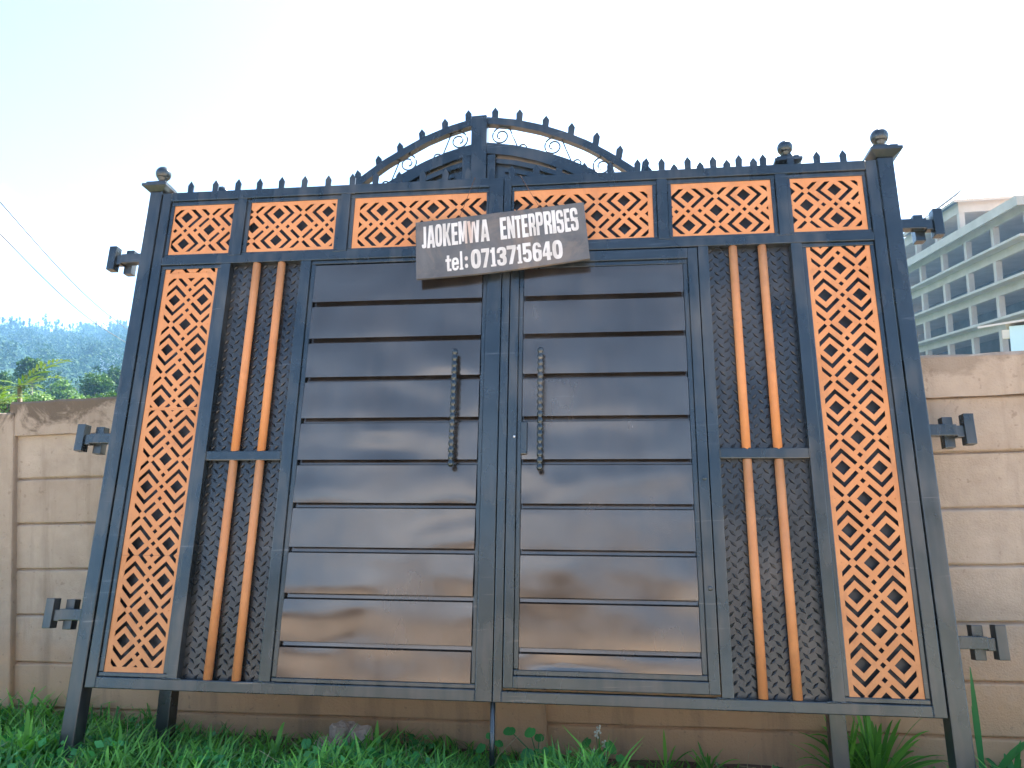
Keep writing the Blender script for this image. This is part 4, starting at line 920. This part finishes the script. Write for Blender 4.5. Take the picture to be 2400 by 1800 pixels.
def clump(name, pos, specs, label, cat, m=GRASS, group=None, tint=(.2, .8)):
    """specs: (azimuth, elevation, length, width, droop)"""
    t = empty(name, pos); tag(t, label, cat, group)
    for a, el, ln, wd_, dr in specs:
        d = Vector((math.cos(R(a)), math.sin(R(a)), 0)); side = Vector((-d.y, d.x, 0)); V = []; n = 9
        for k in range(n + 1):
            s = k / n; p = d * ln * math.cos(R(el)) * s + Vector((0, 0, ln * (math.sin(R(el)) * s - dr * s ** 2.4) - .01)); ww = wd_ / 2 * math.sin(math.pi * (.12 + .86 * s)) ** .8
            fold = Vector((0, 0, ww * .35)); V += [p + side * ww + fold, p, p - side * ww + fold]
        Q = [(3 * k + c, 3 * k + c + 1, 3 * k + c + 4, 3 * k + c + 3) for k in range(n) for c in (0, 1)]
        npmesh('leaf', np.array([tuple(v) for v in V]), np.array(Q), m, np.full(len(V), random.uniform(*tint)), t, True)
def tuft(n, l0, l1, wd_, el0=35, el1=85, dr=.5):
    return [(random.uniform(0, 360), random.uniform(el0, el1), random.uniform(l0, l1), wd_ * random.uniform(.7, 1.2), random.uniform(.15, dr)) for _ in range(n)]
clump('grass_tussock', on_ground(2055, 1850), tuft(85, .24, .52, .024, 30, 88, .55), 'dense green grass tussock between the right gate legs', 'grass')
clump('grass_tussock', on_ground(1985, 1838), tuft(40, .2, .38, .018), 'lower grass tussock beside the rear gate leg at right', 'grass')
clump('tall_grass', on_ground(2304, 1800), [(90, 86, .52, .028, .02), (100, 84, .36, .016, .03), (5, 52, .52, .042, .42), (200, 40, .24, .03, .3), (330, 35, .22, .03, .3), (160, 60, .26, .028, .25), (60, 50, .2, .03, .3)],
      'upright broad blade with an arching leaf right of the right gate post', 'grass', WEED, None, (.1, .5))
clump('grass_tussock', on_ground(2372, 1815), tuft(22, .14, .30, .022), 'leafy clump at the right edge in front of the wall', 'grass', WEED, None, (.1, .6))
clump('grass_tussock', on_ground(1562, 1812), [(90, 85, .20, .016, .03), (10, 50, .22, .014, .35), (200, 60, .14, .012, .3), (40, 65, .18, .012, .3), (150, 70, .15, .012, .2)], 'single upright blade tuft on bare soil right of centre', 'grass')
clump('grass_tussock', on_ground(1660, 1815), tuft(14, .10, .22, .014), 'small tuft of grass left of the rear gate leg at right', 'grass')
clump('grass_tussock', on_ground(640, 1800), tuft(24, .16, .30, .020), 'broad-bladed tuft in front of the left bar panel', 'grass')
clump('grass_tussock', on_ground(880, 1800), tuft(24, .14, .28, .020), 'broad-bladed tuft growing beside the pale rubble stone', 'grass')
clump('grass_tussock', on_ground(260, 1790), tuft(30, .16, .32, .018), 'tall tuft just right of the front left gate post', 'grass')
clump('grass_tussock', on_ground(60, 1800), tuft(34, .16, .34, .020), 'tall tuft in the bottom left corner of the photo', 'grass')
def broadleaf(pos, leaves, label, flowers=()):
    t = empty('broadleaf_weed', pos); tag(t, label, 'weed')
    for (x, z, r, tilt, az) in leaves:
        tip = Vector((x, random.uniform(-.03, .03), z)); b = MB(); b.tube([(0, 0, 0), (x * .35, tip.y * .5, z * .6), tip], .0022, 5); b.build('stalk', WEED, t)
        V = [(0, 0, 0)]; n = 14
        for k in range(n):
            a = 2 * math.pi * k / n; rr = r * (1 - .35 * math.exp(-((a - math.pi) / .35) ** 2) + .12 * math.cos(a)); V.append((rr * math.cos(a), rr * math.sin(a) * .92, -.18 * abs(math.sin(a)) * r))
        mt = Matrix.Rotation(R(az), 3, 'Z') @ Matrix.Rotation(R(tilt), 3, 'Y')
        V = [tuple(mt @ Vector(v) + tip) for v in V]; Q = [(0, 1 + k, 1 + (k + 1) % n, 0) for k in range(n)]
        me = bpy.data.meshes.new('leaf'); me.from_pydata(V, [], [q[:3] for q in Q]); at_ = me.attributes.new('tint', 'FLOAT', 'POINT'); at_.data.foreach_set('value', [random.uniform(.35, .9)] * len(V)); link('leaf', me, WEED, t)
    for x, z in flowers:
        b = MB(); b.tube([(0, 0, 0), (x * .5, 0, z * .5), (x, 0, z)], .0016, 5); st = b.build('stalk', WEED, t)
        b = MB()
        for k in range(6): b.lathe((x + .006 * math.cos(k * 2.4), .006 * math.sin(k * 2.4), z - .006 + .006 * k), [(.001, 0), (.0055, .004), (.004, .009), (.001, .011)], 6)
        b.build('flower_head', FLOWER, st)
broadleaf(on_ground(1262, 1822), [(-.045, .105, .034, 60, 250), (.05, .10, .036, 58, 290), (-.03, .205, .028, 35, 240), (-.12, .215, .030, 20, 260), (.01, .165, .024, 30, 280), (0, .12, .02, 10, 0)], 'broad-leaved weed with two rounded bright leaves below the centre of the gate')
broadleaf(on_ground(1408, 1818), [(-.06, .14, .034, 40, 200), (.05, .13, .034, 50, 320), (-.01, .10, .03, 30, 270), (.09, .08, .026, 40, 300), (-.04, .07, .024, 30, 240)], 'weed with small white flower heads on bare soil right of centre', [(0, .185), (-.012, .165), (-.075, .075), (-.03, .085), (.02, .12)])
broadleaf(on_ground(1150, 1815), [(-.04, .12, .026, 40, 230), (.04, .13, .022, 30, 300), (0, .16, .02, 30, 270), (-.06, .08, .024, 30, 200), (.07, .07, .022, 30, 320)], 'small broad-leaved weed around the drop bolt of the gate')
broadleaf(on_ground(715, 1812), [(0, .12, .024, 50, 270), (.03, .08, .02, 40, 300), (-.03, .07, .02, 40, 220)], 'small weed with a pale upright leaf left of the rubble stones')
def rock(name, pos, size, seed, label, m, cat, rz=0, group=None):
    bm = bmesh.new(); bmesh.ops.create_icosphere(bm, subdivisions=3, radius=1)
    for v in bm.verts:
        c = v.co.copy(); k = 1 + .28 * noise.noise(c * 1.3 + Vector((seed, 0, 0))) + .12 * noise.noise(c * 3.3 + Vector((0, seed, 0)))
        c = Vector([math.copysign(min(abs(q), .72) ** .9, q) for q in c]) * k; v.co = Vector((c.x * size[0], c.y * size[1], c.z * size[2]))
    me = bpy.data.meshes.new(name); bm.to_mesh(me); bm.free(); o = link(name, me, m); o.location = pos + Vector((0, 0, size[2] * .35)); o.rotation_euler = (0.1, .15, rz); tag(o, label, cat, group)
RG = 'rubble along the wall'
def gp(px, py, dd=0): return on_ground(px, py)
rock('rubble_stone', gp(798, 1752), (.075, .06, .12), 1, 'upright pale rubble stone standing in the grass left of centre', ROCK, 'stone', .3, RG)
rock('rubble_stone', gp(770, 1775), (.085, .07, .075), 2, 'low pinkish rubble stone left of the upright stone', ROCK, 'stone', .9, RG)
rock('rubble_stone', gp(845, 1768), (.07, .055, .115), 3, 'slanted pale rubble stone right of the upright stone', ROCK, 'stone', -.5, RG)
lp = front.matrix_world @ Vector((-.036, .03, -.285)); 
rock('brick_fragment', Vector((lp.x + .06, lp.y - .03, ground_z(lp.x, lp.y) - .005)), (.085, .06, .035), 4, 'broken brick under the front left gate post', BRICK, 'brick', .4, 'broken bricks')
bp = back.matrix_world @ Vector((0, .03, -.2)); rock('brick_fragment', Vector((bp.x + .03, bp.y - .05, ground_z(bp.x, bp.y))), (.07, .05, .04), 5, 'broken brick under the rear left gate leg', BRICK, 'brick', -.3, 'broken bricks')
g_ = random.Random(4); b = MB()
for k in range(240):
    p = on_ground(g_.uniform(2295, 2420), g_.uniform(1785, 1880)); s = g_.uniform(.004, .016); b.lathe((p.x, p.y, p.z - s * .3), [(s * .4, 0), (s, s * .5), (s * .7, s), (s * .2, s * 1.2)], 5)
tag(b.build('gravel', GRAVEL), 'grey gravel and debris at the bottom right corner', 'gravel', kind='stuff')
V = []; Q = []
for i in range(9):
    for j in range(7):
        p = on_ground(2352 + i * 9, 1792 + j * 7); V.append((p.x, p.y, p.z + .03 + .03 * noise.noise((i * .7, j * .8, 1)) + .012 * noise.noise((i * 2.1, j * 2.3, 4))))
Q = [(i * 7 + j, (i + 1) * 7 + j, (i + 1) * 7 + j + 1, i * 7 + j + 1) for i in range(8) for j in range(6)]
b = MB(); b.add(V, Q); tag(b.build('plastic_scrap', BAG), 'crumpled blue plastic scrap lying on gravel at bottom right', 'litter')

# dry stalks and soil clods
g = np.random.default_rng(77); b = MB()
for k in range(420):
    x, y = g.uniform(-3, 2.4), g.uniform(2.2, 3.9)
    if WALL_N - (WN.x * x + WN.y * y) < .08: continue
    z = ground_z(x, y); h = g.uniform(.06, .2); a = g.uniform(0, 6.28); l_ = g.uniform(.1, .9) * h
    b.tube([(x, y, z), (x + .4 * l_ * math.cos(a), y + .4 * l_ * math.sin(a), z + h * .6), (x + l_ * math.cos(a), y + l_ * math.sin(a), z + h * g.uniform(.6, 1))], .0017, 4, .0007)
tag(b.build('dry_stalks', STRAW), 'thin dry stalks scattered through the grass', 'grass', kind='stuff')
b = MB()
for k in range(700):
    x, y = g.uniform(.2, 2.5), g.uniform(2.4, 3.7)
    if WALL_N - (WN.x * x + WN.y * y) < .03: continue
    q = g.uniform(.004, .02); b.lathe((x, y, ground_z(x, y) - q * .35), [(q * .5, 0), (q, q * .4), (q * .8, q * .8), (q * .25, q * 1.05)], 6, 'z', False)
tag(b.build('soil_clods', SOIL), 'crumbly red-brown soil clods along the foot of the wall', 'soil', kind='stuff')
# ---------------------------------------------------------------- across the yard, behind the photographer (mirrored in the gate)
def shop(x, y, w_, h, label, m, nwin, rz):
    s = empty('shop_building', (x, y, -.1)); s.rotation_euler.z = rz; tag(s, label, 'building', 'buildings across the yard')
    b = MB(); b.box(-w_ / 2, w_ / 2, -6, 0, -.3, h); b.build('wall', m, s)
    b = MB(); b.box(-w_ / 2 - .5, w_ / 2 + .5, -6.5, .9, h + .002, h + .16); b.build('roof', ROOFM, s)
    for k in range(nwin):
        xx = -w_ / 2 + w_ * (k + .5) / nwin
        for zz in ([1.0] if h < 5 else [1.0, 4.0]):
            door = k == nwin // 2 and zz == 1.0
            f = MB(); f.box(xx - .6, xx + .6, -.05, .06, zz if not door else 0, zz + 1.5); fo = f.build('door' if door else 'window', WIRE, s)
            if not door:
                f = MB(); f.box(xx - .7, xx + .7, .003, .14, zz - .12, zz - .003); f.build('sill', RAWCONC, s).parent = fo
shop(-6, -11, 13, 4.3, 'tan single-storey shop across the yard, mirrored faintly in the gate', TANWALL, 4, .06)
shop(8.5, -13, 11, 6.8, 'taller tan two-storey building across the yard from the gate', TANWALL, 4, -.05)
# ---------------------------------------------------------------- the air
hm = bpy.data.materials.new('hazy_air'); hm.use_nodes = True; n = hm.node_tree; n.nodes.clear()
ho = n.nodes.new('ShaderNodeOutputMaterial'); pv = n.nodes.new('ShaderNodeVolumePrincipled')
pv.inputs['Color'].default_value = (0.28, 0.585, 1.0, 1); pv.inputs['Density'].default_value = 0.00045; pv.inputs['Anisotropy'].default_value = 0.35
n.links.new(pv.outputs[0], ho.inputs['Volume'])
b = MB(); b.box(-2050, 2050, -2050, 2050, -1.6, 172); tag(b.build('haze', hm), 'thin bluish haze in the air over the place', 'haze', kind='stuff')
